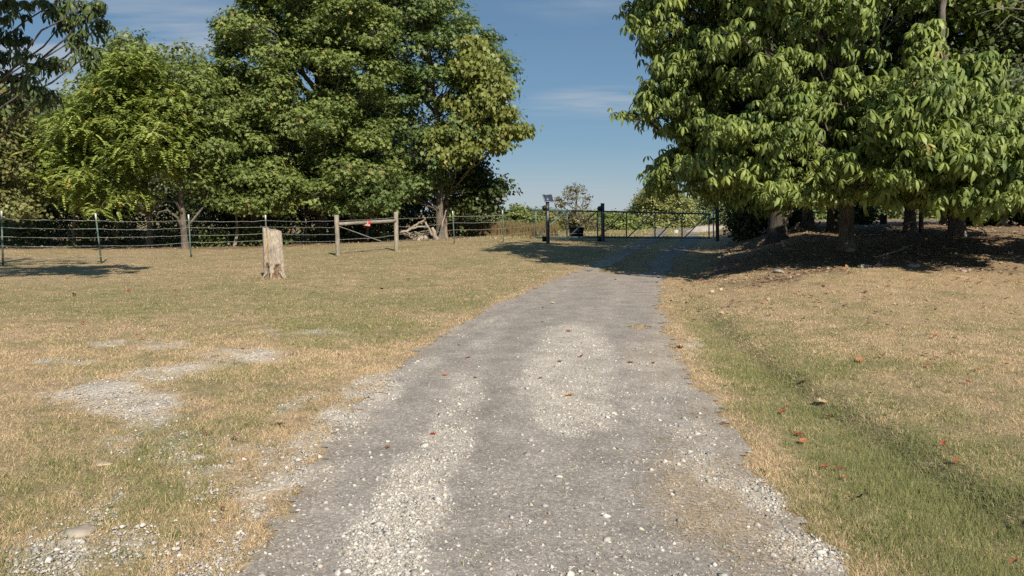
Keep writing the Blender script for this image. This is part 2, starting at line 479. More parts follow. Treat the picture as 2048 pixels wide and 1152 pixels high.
def tufts(n, y0, y1):
    x, y = polar(n, y0, y1, R(43)); k = ~road_mask(x, y) & (gravel(x, y) < .5) & (litter(x, y) < .4); x, y = x[k], y[k]; n = len(x)
    ex, ey = [], []
    for a_, b_, q_, m_ in [(549, 556, .29, 46), (6, 531, .05, 6), (203, 528, .05, 6), (382, 516, .05, 6), (676, 512, .1, 10), (793, 502, .1, 10), (909, 488, .05, 6), (1007, 484, .05, 6), (1096, 488, .17, 12), (1206, 484, .17, 12), (1427, 481, .06, 6), (160, 1062, .11, 16), (397, 916, .08, 8)]:
        c_ = G(a_, b_); t_ = rng.random(m_) * 6.28; ex.append(c_[0] + np.cos(t_) * q_ * (1 + .3 * rng.random(m_))); ey.append(c_[1] + np.sin(t_) * q_ * (1 + .3 * rng.random(m_)))
    x = np.concatenate([x] + ex); y = np.concatenate([y] + ey); n = len(x)
    d = dryness(x, y); m = 11
    rad = (.015 + .03 * rng.random(n))[:, None]; a = rng.random((n, m)) * 2 * math.pi; rr = rad * np.sqrt(rng.random((n, m)))
    px = x[:, None] + np.cos(a) * rr; py = y[:, None] + np.sin(a) * rr; hh = (.022 + .035 * rng.random(n))[:, None] * (.6 + .6 * rng.random((n, m)))
    w = (.0035 + .0005 * y)[:, None] * np.ones((n, m)); pa = rng.random((n, m)) * 6.28; ln = .25 + .7 * rng.random((n, m))
    B = np.stack([px, py, H(px, py) - .003], -1); sd = np.stack([np.cos(pa) * w / 2, np.sin(pa) * w / 4, 0 * w], -1)
    T = B + np.stack([np.cos(a) * np.sin(ln) * hh, np.sin(a) * np.sin(ln) * hh, np.cos(ln) * hh], -1)
    V = np.stack([B - sd, B + sd, T], 2).reshape(-1, 3)
    dry = (rng.random(n) < d * .75)[:, None, None]
    c = np.where(dry, np.array([.50, .38, .22]), np.array([.12, .16, .05])) * (.7 + .6 * rng.random((n, m, 1)))
    return V, np.arange(n * m * 3).reshape(-1, 3), np.repeat(c.reshape(-1, 3), 3, 0)
def straw(n):
    x, y = polar(n, 2.5, 14, R(40)); pq = proj(x, y, H(x, y))
    wgt = blobs(*pq, [(1410, 1000, 150, 100, .5, .9), (1310, 730, 60, 70, 0, .5), (1520, 1110, 120, 60, .3, .6), (1370, 860, 60, 90, .6, .6), (700, 800, 90, 60, -.6, .4), (560, 960, 80, 120, -.6, .4), (480, 1080, 60, 60, 0, .4)]) + .35 * np.exp(-((np.abs(x - road_c(y)) - road_hw(y)) / .14) ** 2)
    k = rng.random(n) < wgt * np.clip(fbm(x * 4, y * 4, 91, 3) * 2 - .45, 0, 1); x, y = x[k], y[k]; n = len(x)
    a = rng.random(n) * 6.28; L = .02 + .04 * rng.random(n); w = .0018 + .0003 * y
    B = np.stack([x, y, H(x, y) + .012 + .006 * rng.random(n)], 1); d = np.stack([np.cos(a) * L, np.sin(a) * L, rng.normal(0, .004, n)], 1); e = np.stack([-np.sin(a) * w, np.cos(a) * w, 0 * w], 1)
    V = np.stack([B - d - e * .5, B - d + e * .5, B + d], 1).reshape(-1, 3)
    c = np.array([.58, .44, .27]) * (.65 + .6 * rng.random((n, 1)))
    return V, np.arange(n * 3).reshape(-1, 3), np.repeat(c, 3, 0)
gb = MB(); gb.add(*tufts(4500, 2.5, 16)); gb.add(*straw(60000))
for args in [(470000, 2.4, 9, R(43), .040, .0028, .0005), (450000, 7, 34, R(43), .030, .002, .0008), (60000, 34, 90, R(40), .10, .01, .0009)]:
    gb.add(*blades(*args))
grass = gb.build('lawn_grass', M_grass); tag(grass, 'short mown grass, straw coloured with green patches', 'grass', kind='stuff')

# crushed stones
t = (1 + 5 ** .5) / 2
ICO = np.array([[-1, t, 0], [1, t, 0], [-1, -t, 0], [1, -t, 0], [0, -1, t], [0, 1, t], [0, -1, -t], [0, 1, -t], [t, 0, -1], [t, 0, 1], [-t, 0, -1], [-t, 0, 1]], float)
ICO /= np.linalg.norm(ICO[0])
ICOF = np.array([[0, 11, 5], [0, 5, 1], [0, 1, 7], [0, 7, 10], [0, 10, 11], [1, 5, 9], [5, 11, 4], [11, 10, 2], [10, 7, 6], [7, 1, 8], [3, 9, 4], [3, 4, 2], [3, 2, 6], [3, 6, 8], [3, 8, 9], [4, 9, 5], [2, 4, 11], [6, 2, 10], [8, 6, 7], [9, 8, 1]])
OCT = np.array([[1, 0, 0], [-1, 0, 0], [0, 1, 0], [0, -1, 0], [0, 0, 1], [0, 0, -1.]])
OCTF = np.array([[0, 2, 4], [2, 1, 4], [1, 3, 4], [3, 0, 4], [2, 0, 5], [1, 2, 5], [3, 1, 5], [0, 3, 5]])
def stones(x, y, r, base, faces, cols):
    n = len(x); k = len(base)
    V = base[None] * (1 + (rng.random((n, k, 1)) - .5) * .7)
    V = V + (rng.random((n, k, 3)) - .5) * .5
    V = V * np.stack([np.ones(n), .6 + rng.random(n) * .5, .35 + rng.random(n) * .4], 1)[:, None, :]
    a = rng.random(n) * 2 * math.pi; ca, sa = np.cos(a)[:, None], np.sin(a)[:, None]
    V = np.stack([V[..., 0] * ca - V[..., 1] * sa, V[..., 0] * sa + V[..., 1] * ca, V[..., 2]], -1)
    V = V * r[:, None, None] + np.stack([x, y, H(x, y) + r * .12 + .006], 1)[:, None, :]
    Fx = faces[None] + (np.arange(n) * k)[:, None, None]
    return V.reshape(-1, 3), Fx.reshape(-1, 3), np.repeat(cols, k, 0)
def stone_cols(n):
    v = rng.random((n, 1))
    base = np.where(rng.random((n, 1)) < .75, np.array([.53, .495, .445]), np.array([.34, .325, .30]))
    base = np.where(rng.random((n, 1)) < .12, np.array([.50, .43, .34]), base)
    return base * (.6 + .65 * v)
sb = MB()
n = 480000
x, y = polar(n, 2.5, 15, R(40))
g = gravel(x, y); rmk = road_mask(x, y)
s_ = np.abs(x - road_c(y)); px_, py_ = proj(x, y, H(x, y))
pr = np.clip(g * .75, 0, 1) * (.45 + .55 * rmk + .25 * (px_ < 340) * (py_ < 880)) + (blobs(px_, py_, GR_LAWN) > .02) * ~rmk * .035 + rmk * .022 + (rmk & (y < 6)) * .012
pr = pr * np.interp(y, [2.5, 4, 7, 15], [1.0, .8, .55, .35])
k = rng.random(n) < pr
x, y = x[k], y[k]
r = np.exp(rng.normal(math.log(.0066), .45, len(x))) * np.interp(y, [3, 8, 15], [1, 1.15, 1.5])
r = np.clip(r, .003, .03)
sb.add(*stones(x, y, r, OCT, OCTF, stone_cols(len(x))))
n = 1500
x, y = polar(n, 2.6, 10, R(40)); k = rng.random(n) < gravel(x, y) * .45 + road_mask(x, y) * .12
x, y = x[k], y[k]
sb.add(*stones(x, y, np.clip(np.exp(rng.normal(math.log(.014), .35, len(x))), .01, .04), ICO, ICOF, stone_cols(len(x)) * .95))
grv = sb.build('loose_gravel', M_stone); tag(grv, 'loose pale crushed stone scattered over driveway and lawn edge', 'gravel', kind='stuff')

# leaf litter below the trees
n = 60000
x, y = polar(n, 11, 45, R(42))
li = litter(x, y); k = rng.random(n) < li * .6
k |= (rng.random(n) < .02) & (y < 34) & (x > road_c(y) + 1.5) & (y > 10)
x, y = x[k], y[k]; n = len(x)
def leafquads(x, y, size, up=.03):
    n = len(x); z = H(x, y) + .012 + rng.random(n) * up
    a = rng.random(n) * 2 * math.pi; b = rng.normal(0, .45, n); c_ = rng.normal(0, .45, n)
    u = np.stack([np.cos(a), np.sin(a), np.sin(b) * .7], 1) * size[:, None]
    v = np.stack([-np.sin(a), np.cos(a), np.sin(c_) * .7], 1) * size[:, None] * .38
    p = np.stack([x, y, z], 1)
    V = np.stack([p - u * .5, p + v, p + u * .5 + np.array([0, 0, .008]), p - v], 1).reshape(-1, 3)
    return V, np.arange(4 * n).reshape(-1, 4)
V, Fq = leafquads(x, y, .04 + rng.random(n) * .06)
pal = np.array([[.34, .23, .15], [.26, .16, .10], [.44, .32, .22], [.36, .18, .10], [.16, .11, .08], [.50, .40, .28]])
C = pal[rng.integers(0, len(pal), n)] * (.7 + .6 * rng.random((n, 1)))
lb = MB(); lb.add(V, Fq, np.repeat(C, 4, 0))
tag(lb.build('leaf_litter', M_leafdry), 'brown leaf litter covering the shaded ground below the trees', 'leaf litter', kind='stuff')

# ------------------------------------------------------------------ foliage
def unit(v): return v / (np.linalg.norm(v, axis=-1, keepdims=True) + 1e-9)
def frame(nrm):
    n = len(nrm); t = unit(np.cross(nrm, unit(rng.normal(size=(n, 3))))); return t, np.cross(nrm, t)
def simple_leaves(p, nrm, size, wr=.38):
    n = len(p); t, b = frame(nrm); sz = (size * (.65 + .7 * rng.random(n)))[:, None]
    V = np.stack([p, p + t * sz * .5 + b * sz * wr + nrm * sz * .1, p + t * sz - nrm * sz * .12, p + t * sz * .5 - b * sz * wr + nrm * sz * .1], 1)
    return V.reshape(-1, 3), np.arange(4 * n).reshape(-1, 4), 4
def star_leaves(p, nrm, size, k=5):
    n = len(p); t, b = frame(nrm); sz = (size * (.65 + .7 * rng.random(n)))[:, None]; out = []
    for j in range(k):
        a = (j - (k - 1) / 2) * 1.05 + rng.normal(0, .12, n)
        d = np.cos(a)[:, None] * t + np.sin(a)[:, None] * b; e = np.cross(nrm, d)
        ll = sz * (.62 - .08 * abs(j - (k - 1) / 2)); w = ll * .27
        out.append(np.stack([p, p + d * ll * .5 + e * w - nrm * ll * .05, p + d * ll - nrm * ll * .3, p + d * ll * .5 - e * w - nrm * ll * .05], 1))
    V = np.stack(out, 1).reshape(-1, 3)
    return V, np.arange(len(V)).reshape(-1, 4), 4 * k
def hang_leaves(p, nrm, size, wr=.4):
    # large leaves hanging from their stalk, blade facing outwards
    n = len(p)
    h = unit(nrm * np.array([1, 1, .15]) + rng.normal(size=(n, 3)) * .35)
    t = unit(np.array([0, 0, -1.]) + rng.normal(size=(n, 3)) * .28); t = unit(t - h * (t * h).sum(1, keepdims=True))
    b = np.cross(h, t); sz = (size * (.6 + .7 * rng.random(n)))[:, None]
    V = np.stack([p, p + t * sz * .3 + b * sz * wr, p + t * sz * .72 + b * sz * wr * .6 , p + t * sz + h * sz * .1, p + t * sz * .72 - b * sz * wr * .6, p + t * sz * .3 - b * sz * wr], 1) 
    V[:, 0] += 0; V[:, 3] -= h * sz * .12
    Fq = np.arange(n)[:, None, None] * 6 + np.array([[0, 1, 2, 3], [0, 3, 4, 5]])[None]
    return V.reshape(-1, 3), Fq.reshape(-1, 4), 6
def palmate(p, nrm, size, k=6):
    n = len(p)
    up = unit(nrm * np.array([.55, .55, .5]) + np.array([0, 0, .8]) + rng.normal(size=(n, 3)) * .15)
    t, b = frame(up)
    out = []
    L = size * (.55 + .75 * rng.random(n))
    for j in range(k):
        a = j / k * 2 * math.pi + rng.normal(0, .15, n)
        r = np.cos(a)[:, None] * t + np.sin(a)[:, None] * b
        ll = (L * (.75 + .4 * rng.random(n)))[:, None]
        sd = np.cross(up, r)
        dr = (.55 + .55 * rng.random(n))[:, None]
        w = ll * .145
        m1 = p + r * ll * .36 - up * ll * .12 * dr
        m2 = p + r * ll * .58 - up * ll * .55 * dr
        tp = p + r * ll * .66 - up * ll * 1.05 * dr
        out.append(np.stack([p, m1 + sd * w * .8 - up * w * .35, m2 + sd * w * 1.1 - up * w * .35, tp, m2 - sd * w * 1.1 - up * w * .35, m1 - sd * w * .8 - up * w * .35, m1 + up * w*.1, m2 + up * w*.1], 1))
    V = np.stack(out, 1).reshape(-1, 3); nn = n * k
    base = np.arange(nn)[:, None, None] * 8
    q = (base + np.array([[6, 1, 2, 7], [6, 7, 4, 5]])[None]).reshape(-1, 4)
    tr = (base + np.array([[0, 1, 6], [0, 6, 5], [7, 2, 3], [7, 3, 4]])[None]).reshape(-1, 3)
    return V, [q, tr], 8 * k
def pinnate(p, nrm, size, k=7):
    n = len(p)
    h = unit(nrm * np.array([1, 1, .1]) + rng.normal(size=(n, 3)) * .5 + np.array([0, 0, .15])); L = (size * (.7 + .5 * rng.random(n)))[:, None]
    sd = unit(np.cross(h, np.array([0, 0, 1.]))); out = []
    for j in range(k):
        f = (j + 1) / k
        c = p + h * L * f * .9 + np.array([0, 0, 1.]) * L * (.25 * f - .75 * f * f)
        for sg in (-1, 1):
            ll = L * .3 * (1 - .45 * abs(f - .45))
            d = unit(sd * sg + h * .35 + np.array([0, 0, -.55]) + rng.normal(size=(n, 3)) * .12)
            w = unit(np.cross(d, np.array([0, 0, 1.]) + h * .3)) * ll * .38
            out.append(np.stack([c, c + d * ll * .4 + w, c + d * ll, c + d * ll * .4 - w], 1))
    V = np.stack(out, 1).reshape(-1, 3)
    return V, np.arange(len(V)).reshape(-1, 4), 8 * k

def lobes_from_rows(rows, D, dR, nl, r, gaps=(), seed=1, sep=.75):
    g = np.random.default_rng(seed); rows = np.array(rows, float); zf = .6 if D < 41 else .78
    out = []; tries = 0
    while len(out) < nl and tries < nl * 60:
        tries += 1
        rr = r * (.55 + .85 * g.random() ** 1.3)
        py = g.uniform(rows[0, 0], rows[-1, 0]); xl = np.interp(py, rows[:, 0], rows[:, 1]); xr = np.interp(py, rows[:, 0], rows[:, 2])
        rp = rr * F / D * .9
        if xr - xl < 2 * rp: px = (xl + xr) / 2 + g.uniform(-.2, .2) * rp
        else: px = g.uniform(xl + rp, xr - rp)
        if any((px - a) ** 2 + (py - b) ** 2 < (c + rp * .8) ** 2 for a, b, c in gaps): continue
        f = abs(2 * (px - xl) / max(xr - xl, 1) - 1)
        Yd = D + g.uniform(-1, .7) * dR * math.sqrt(max(0, 1 - f * f * .8))
        c = P(px, py, Yd)
        if any(np.linalg.norm(c - o[0]) < sep * (rr + o[1][0]) * .62 for o in out) and tries < nl * 40: continue
        out.append((c, np.array([rr, rr, rr * zf])))
    return out

def foliage(lobes, nc, nl, cr, size, kind, cols, seed=0, shell=.55, updir=.45, flat=.5, rnd=.55):
    ps, ns, cc = [], [], []
    twigs = []
    for c, r in lobes:
        m = max(3, int(nc * (.75 + .5 * rng.random())))
        d = unit(rng.normal(size=(m, 3)))
        d[:, 2] = d[:, 2] * .9 + .12
        rad = shell + (1 - shell) * rng.random(m) ** .6
        cen = c + d * rad[:, None] * r
        k = max(2, int(nl))
        pts = cen[:, None, :] + rng.normal(size=(m, k, 3)) * np.array([cr, cr, cr * flat])
        nrm = unit(unit(pts - (c - np.array([0, 0, .3 * r[2]]))) * .75 + np.array([0, 0, updir]) + rng.normal(size=(m, k, 3)) * rnd)
        tone = np.clip(rng.random((m, 1, 1)) * .6 + rng.random((m, k, 1)) * .4, 0, 1)
        lt = rng.random()
        tone = np.clip(tone * .8 + lt * .2, 0, 1)
        col = cols[0] * (1 - tone) + cols[1] * tone
        col = np.where(rng.random((m, k, 1)) < cols[3], cols[2], col) * (.8 + .4 * rng.random((m, k, 1)))
        ps.append(pts.reshape(-1, 3)); ns.append(nrm.reshape(-1, 3)); cc.append(col.reshape(-1, 3))
        twigs.append((c, cen))
    p = np.concatenate(ps); nn = np.concatenate(ns); cc = np.concatenate(cc)
    V, fs, per = kind(p, nn, size)
    return V, fs, np.repeat(cc, per, 0), twigs

def bez(a, b, up, n=6, jit=.06):
    m = (a + b) / 2 + np.array([0, 0, up]); t = np.linspace(0, 1, n)[:, None]
    p = (1 - t) ** 2 * a + 2 * t * (1 - t) * m + t * t * b
    p[1:-1] += rng.normal(size=(n - 2, 3)) * jit * np.linalg.norm(b - a) * .3
    return p

def tree(name, label, cat, trunk, tr, lobes, spec, cols, bark=None, leafmat=None, group=None, twigp=.4, limbk=.34, zmin=1.2, nside=9, limbup=.1, forks=(), forkr=.5):
    bark = bark or M_bark; leafmat = leafmat or M_leaf
    trunk = np.asarray(trunk, float); base = trunk[0]
    root = thing(name, base, label, cat, group)
    tb = MB()
    # trunk resampled with a little wander
    seg = np.linalg.norm(np.diff(trunk, axis=0), axis=1); s = np.concatenate([[0], np.cumsum(seg)])
    m = max(8, int(s[-1] / .6)); q = np.linspace(0, s[-1], m)
    pts = np.stack([np.interp(q, s, trunk[:, k]) for k in range(3)], 1)
    pts[1:-1] += rng.normal(size=(m - 2, 3)) * np.array([1, 1, 0]) * tr * .16
    f = q / s[-1]
    rad = tr * (1 - .72 * f ** .9)
    flare = tr * .55 * np.exp(-(pts[:, 2] - base[2]) / .28)
    pts2 = np.concatenate([[pts[0] - [0, 0, .25]], pts]); rad2 = np.concatenate([[tr * 1.6], rad + flare])
    # dense rings near the base for root flare
    bz = np.linspace(0, 1, 5)[1:-1]
    ins = pts2[1] + (pts2[2] - pts2[1]) * bz[:, None]; inr = np.interp(bz, [0, 1], [rad[0], rad[1]]) + tr * .55 * np.exp(-(ins[:, 2] - base[2]) / .28)
    pts2 = np.concatenate([pts2[:2], ins, pts2[2:]]); rad2 = np.concatenate([rad2[:2], inr, rad2[2:]])
    tb.tube(pts2, rad2, max(nside, 10), jit=.16)
    V, fs, C, twigs = foliage(lobes, *spec[:3], spec[3], spec[4], cols, **(spec[5] if len(spec) > 5 else {}))
    for (c, cen) in twigs:
        hd = np.linalg.norm((c - base)[:2])
        za = np.clip(c[2] - .55 * hd - .3, base[2] + zmin, pts[-1][2])
        j = np.argmin(np.abs(pts[:, 2] - za)); a = pts[j]
        L = np.linalg.norm(c - a)
        r0 = min(rad[j] * .75, tr * limbk * (.35 + .1 * L)); r0 = max(r0, .02)
        n_ = 7
        tb.tube(bez(a, c, limbup * L, n_), np.linspace(r0, max(.012, r0 * .25), n_), 6, cap=False, jit=.1)
        for e in cen:
            if rng.random() < twigp:
                tb.tube(bez(c + (c - a) / max(L, .1) * -.15, e, .05, 4, .15), np.linspace(max(.01, r0 * .2), .004, 4), 4, cap=False)
    for fk in forks:
        fk = np.asarray(fk, float); tb.tube(fk, np.linspace(tr * forkr, tr * forkr * .22, len(fk)), 7, jit=.1)
    tb.build('trunk', bark, root, smooth=True)
    cb = MB(); cb.add(V, fs if isinstance(fs, list) else [fs], C)
    cb.build('crown', leafmat, root)
    return root

def col4(a, b, c, p): return (np.array(a), np.array(b), np.array(c), p)
OLIVE = col4((.075, .12, .03), (.27, .32, .09), (.32, .27, .09), .03)
MAPLE = col4((.06, .11, .035), (.215, .275, .085), (.28, .24, .08), .02)
BROWNISH = col4((.11, .13, .045), (.25, .255, .095), (.28, .20, .09), .04)
SUMAC = col4((.16, .22, .05), (.37, .42, .11), (.42, .33, .09), .02)
YELLOWG = col4((.13, .165, .035), (.27, .285, .08), (.34, .29, .1), .04)
CHEST = col4((.07, .12, .03), (.28, .33, .08), (.36, .31, .11), .005)
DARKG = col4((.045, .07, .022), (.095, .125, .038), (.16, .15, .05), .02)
GREYG = col4((.11, .145, .06), (.20, .235, .11), (.26, .24, .12), .03)
TANG = col4((.12, .12, .06), (.21, .19, .10), (.28, .2, .11), .08)

def trunk_pts(px, pyb, tops, Y=None):
    b = G(px, pyb) if Y is None else np.array([P(px, pyb, Y)[0], Y, float(H(P(px, pyb, Y)[0], Y))])
    return [b] + [P(a, c, b[1] + dy) for a, c, dy in tops]

# --- left wood
WL = 'trees of the wood behind the wire fence'
SM = (26, 22, .30, .17, simple_leaves)
tree('sweetgum_tree', 'tallest dark green tree behind the stump, its crown reaching above the frame', 'tree',
     trunk_pts(640, 490, [(650, 380, 0), (640, 200, 0), (665, 50, 0), (640, -120, 0)], 36), .26,
     lobes_from_rows([(-170, 480, 800), (0, 440, 800), (60, 425, 800), (110, 400, 800), (180, 395, 800), (260, 420, 810), (330, 395, 810), (380, 400, 810), (400, 430, 800)], 34, 2.8, 185, .92, [(605, 165, 14)], 11),
     (26, 18, .21, .175, star_leaves, dict(rnd=.4, updir=.55)), OLIVE, group=WL, forks=[[P(660, 140, 34), P(690, 60, 33), P(672, 0, 32.6), P(665, -40, 33)], [P(640, 190, 34.5), P(608, 150, 34), P(590, 90, 33.5), P(585, 40, 33)]])
tree('maple_tree', 'tall tree whose bare lower trunk rises beside the brush pile', 'tree',
     trunk_pts(880, 480, [(879, 400, 0), (884, 330, 0), (872, 200, 0), (850, 60, 0), (820, -100, 0)], 35.6), .2,
     lobes_from_rows([(-150, 680, 880), (-20, 690, 900), (20, 700, 940), (60, 720, 1010), (120, 730, 1035), (200, 740, 1055), (285, 740, 1050), (315, 740, 960), (400, 745, 900)], 37, 3.0, 132, 1.05, [(962, 322, 26), (945, 420, 30), (835, 235, 12), (1030, 330, 35)], 12),
     (24, 16, .22, .19, star_leaves, dict(rnd=.4, updir=.55)), MAPLE, group=WL)
tree('catalpa_tree', 'tree with large hanging yellow green leaves at the right end of the wood', 'tree',
     trunk_pts(889, 478, [(893, 400, 0), (892, 330, 0), (930, 220, 0), (960, 110, 0)], 36.8), .13,
     lobes_from_rows([(85, 920, 960), (130, 900, 1015), (180, 905, 1040), (230, 860, 1050), (265, 850, 1070), (285, 850, 1070), (310, 860, 920)], 34.5, .9, 36, .72, [(960, 322, 18), (860, 170, 30)], 13),
     (18, 15, .24, .2, hang_leaves), YELLOWG, bark=M_barkl, group=WL, twigp=.25)
tree('oak_tree', 'dark leaved low tree at the right end of the wood, beside open sky', 'tree',
     trunk_pts(915, 478, [(925, 400, 0), (960, 340, 0)], 39), .09,
     lobes_from_rows([(310, 900, 960), (340, 900, 1010), (390, 895, 1030), (412, 890, 1020)], 38, 1.4, 22, .8, [(975, 330, 10)], 14),
     (18, 18, .26, .19, simple_leaves), DARKG, group=WL, zmin=.6)
tree('walnut_tree', 'broad bright green mound shaped tree with feathery drooping leaves', 'tree',
     trunk_pts(300, 500, [(298, 420, 0), (285, 300, .5), (270, 160, 0)], 32.5), .12,
     lobes_from_rows([(118, 235, 300), (150, 190, 335), (190, 140, 375), (240, 100, 390), (310, 75, 375), (360, 90, 330), (395, 100, 320)], 30.5, 2.2, 66, .95, [(215, 305, 20), (285, 350, 16)], 15),
     (18, 9, .3, .40, pinnate), SUMAC, bark=M_barkl, group=WL, twigp=.25)
tree('elm_tree', 'olive green small leaved tree forking low between the bright mound and the tallest tree', 'tree',
     trunk_pts(371, 500, [(366, 440, 0), (361, 390, 0), (372, 300, 0), (390, 190, 0)], 30.5), .13,
     lobes_from_rows([(140, 350, 430), (190, 340, 455), (260, 335, 470), (340, 340, 470), (375, 350, 440)], 31.5, 1.6, 40, .85, [], 16),
     (20, 14, .2, .16, star_leaves, dict(rnd=.4, updir=.5)), OLIVE, bark=M_bark, group=WL,
     forks=[[P(369, 470, 30.5), P(355, 435, 30.2), P(335, 420, 30), P(318, 424, 30), P(306, 448, 30)], [P(366, 430, 30.5), P(352, 404, 30.3), P(330, 402, 30), P(304, 418, 30)], [P(370, 460, 30.5), P(392, 432, 30.6), P(410, 410, 30.8), P(418, 380, 31)]])
tree('ash_tree', 'brownish green tree at the far left edge of the wood', 'tree',
     trunk_pts(-20, 505, [(-10, 400, 0), (0, 300, 0), (-10, 210, 0)], 32), .16,
     lobes_from_rows([(185, -90, 40), (240, -110, 75), (320, -120, 95), (400, -120, 110), (420, -110, 100)], 31, 2.0, 52, .95, [], 17),
     (22, 20, .28, .15, simple_leaves), BROWNISH, group=WL)
tree('ash_tree', 'grey green tree top rising behind the bright mound shaped tree', 'tree',
     trunk_pts(265, 470, [(265, 300, 0), (265, 110, 0)], 47), .2,
     lobes_from_rows([(85, 235, 290), (110, 215, 310), (160, 140, 330), (260, 120, 360), (430, 120, 380)], 46, 2.5, 50, 1.5, [], 18),
     (20, 16, .4, .24, simple_leaves), GREYG, group=WL)
tree('ash_tree', 'pale grey green tree top in the notch left of the tallest tree', 'tree',
     trunk_pts(360, 470, [(360, 300, 0), (360, 120, 0)], 45), .2,
     lobes_from_rows([(108, 335, 380), (140, 318, 402), (200, 310, 440), (320, 300, 480), (430, 300, 480)], 45, 2.2, 40, 1.4, [], 19),
     (20, 14, .4, .24, simple_leaves), GREYG, group=WL)
for (a, b, t0, yy_, sd, lab) in [(-140, 200, 210, 44, 21, 'dark rear tree behind the far left end of the wood'),
                               (360, 620, 170, 43, 22, 'shaded rear tree directly behind the weathered stump'),
                               (600, 860, 170, 44, 23, 'shaded rear tree behind the red sign and the wooden brace')]:
    mid = (a + b) / 2
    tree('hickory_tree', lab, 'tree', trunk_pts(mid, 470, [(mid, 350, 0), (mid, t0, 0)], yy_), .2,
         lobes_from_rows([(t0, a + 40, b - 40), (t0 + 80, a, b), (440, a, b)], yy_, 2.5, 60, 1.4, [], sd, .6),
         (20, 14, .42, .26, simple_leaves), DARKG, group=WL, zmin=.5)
# low boughs in front of the dark interior
tree('dogwood_tree', 'low spreading green boughs just above the fence behind the wooden brace', 'tree',
     trunk_pts(735, 492, [(735, 430, 0), (720, 390, 0)], 34.5), .07,
     lobes_from_rows([(350, 620, 780), (390, 600, 800), (425, 600, 800)], 33.2, 1.0, 30, .7, [], 24),
     (20, 15, .2, .15, star_leaves, dict(rnd=.4, updir=.6)), MAPLE, group=WL, zmin=.5)
tree('dogwood_tree', 'low spreading green boughs just above the stump', 'tree',
     trunk_pts(500, 497, [(505, 440, 0), (520, 390, 0)], 33.5), .07,
     lobes_from_rows([(350, 430, 600), (390, 410, 610), (418, 420, 600)], 31.8, 1.0, 28, .7, [], 25),
     (20, 15, .2, .15, star_leaves, dict(rnd=.4, updir=.6)), OLIVE, group=WL, zmin=.5)
# slim bare stems
for (px, pyb, tops, rr, lab) in [(232, 500, [(238, 440, 0), (230, 380, 0), (236, 330, 0)], .06, 'slim grey stem standing in shade behind the second fence post'),
                               (470, 494, [(476, 450, 0), (468, 410, 0), (480, 360, 0)], .07, 'slim grey stem between the stump and the third fence post'),
                               (148, 502, [(150, 440, 0), (142, 380, 0), (150, 330, 0)], .07, 'slim stem left of the second fence post'),
                               (912, 479, [(916, 440, 0), (905, 410, 0), (908, 380, 0)], .04, 'thin pale crooked stem just right of the bare lower trunk'),
                               (610, 493, [(612, 440, 0), (600, 390, 0)], .05, 'thin stem just right of the stump inside the wood')]:
    tp = trunk_pts(px, pyb, tops, 38.5 if px > 900 else 32.5 if px < 600 else 35)
    top = tp[-1]
    tree('sapling', lab, 'sapling', tp, rr, [(top + np.array([rng.uniform(-.8, .8), rng.uniform(-.5, .8), rng.uniform(-.6, .6)]), np.array([.55, .55, .4])) for _ in range(5)],
         (8, 10, .22, .13, simple_leaves), MAPLE, bark=M_barkl, group='slim stems at the edge of the wood', zmin=.7, nside=8)
# shrubs filling the wood edge
shr = [(40, 36, 'yellow flecked shrub behind the leftmost fence span'), (130, 35, 'dark shrub behind the second fence post'), (250, 36.5, 'dark shrub below the bright mound shaped tree'), (400, 37, 'dark shrub right of the forking olive tree'),
       (500, 36.5, 'dark shrub behind the left side of the stump'), (620, 38, 'dark shrub between the stump and the wooden brace'), (730, 38, 'dark shrub behind the red sign'), (830, 42, 'dark shrub behind the brush pile')]
for kx, (px, Yd, lab) in enumerate(shr):
    b = P(px, 480, Yd); b[2] = float(H(b[0], b[1]))
    g = np.random.default_rng(90 + kx)
    lob = [(b + np.array([g.uniform(-1.9, 1.9), g.uniform(-.8, 1.2), g.uniform(.3, 2.3)]), np.array([.8, .7, .6])) for _ in range(20)]
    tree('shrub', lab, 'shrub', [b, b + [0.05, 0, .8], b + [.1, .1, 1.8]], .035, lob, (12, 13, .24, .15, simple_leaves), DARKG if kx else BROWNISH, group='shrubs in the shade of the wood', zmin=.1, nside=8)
# ground hugging undergrowth along the wood edge
n = 17000
x = rng.uniform(-26, 1, n); wl = 31.8 + 5 * S((x + 12) / 10) + 2.2 * S((x + 3) / 3)
y = wl + rng.gamma(2.0, .9, n)
hmax = (.25 + 1.1 * fbm(x * .9, y * .6, 77, 3) ** 1.5) * (1 + .4 * (x < -10))
z = H(x, y) + rng.random(n) ** 1.2 * hmax
k = (fbm(x * 1.4, y * 1.1, 78, 2) > .47) & ~((x / y > -.168) & (x / y < -.07) & (y < 38.5))
p = np.stack([x, y, z], 1)[k]; n = len(p)
nr = unit(np.array([.1, -.5, .6]) + rng.normal(size=(n, 3)) * .6)
V, fs, per = simple_leaves(p, nr, .13)
tone = rng.random((n, 1)); c = np.array([.045, .08, .02]) * (1 - tone) + np.array([.14, .17, .04]) * tone
c = np.where(rng.random((n, 1)) < .03, np.array([.38, .22, .07]), c)
ub = MB(); ub.add(V, [fs], np.repeat(c, per, 0))
tag(ub.build('undergrowth', M_leaf), 'tangled low undergrowth with a few orange leaves along the wood edge', 'undergrowth', kind='stuff')

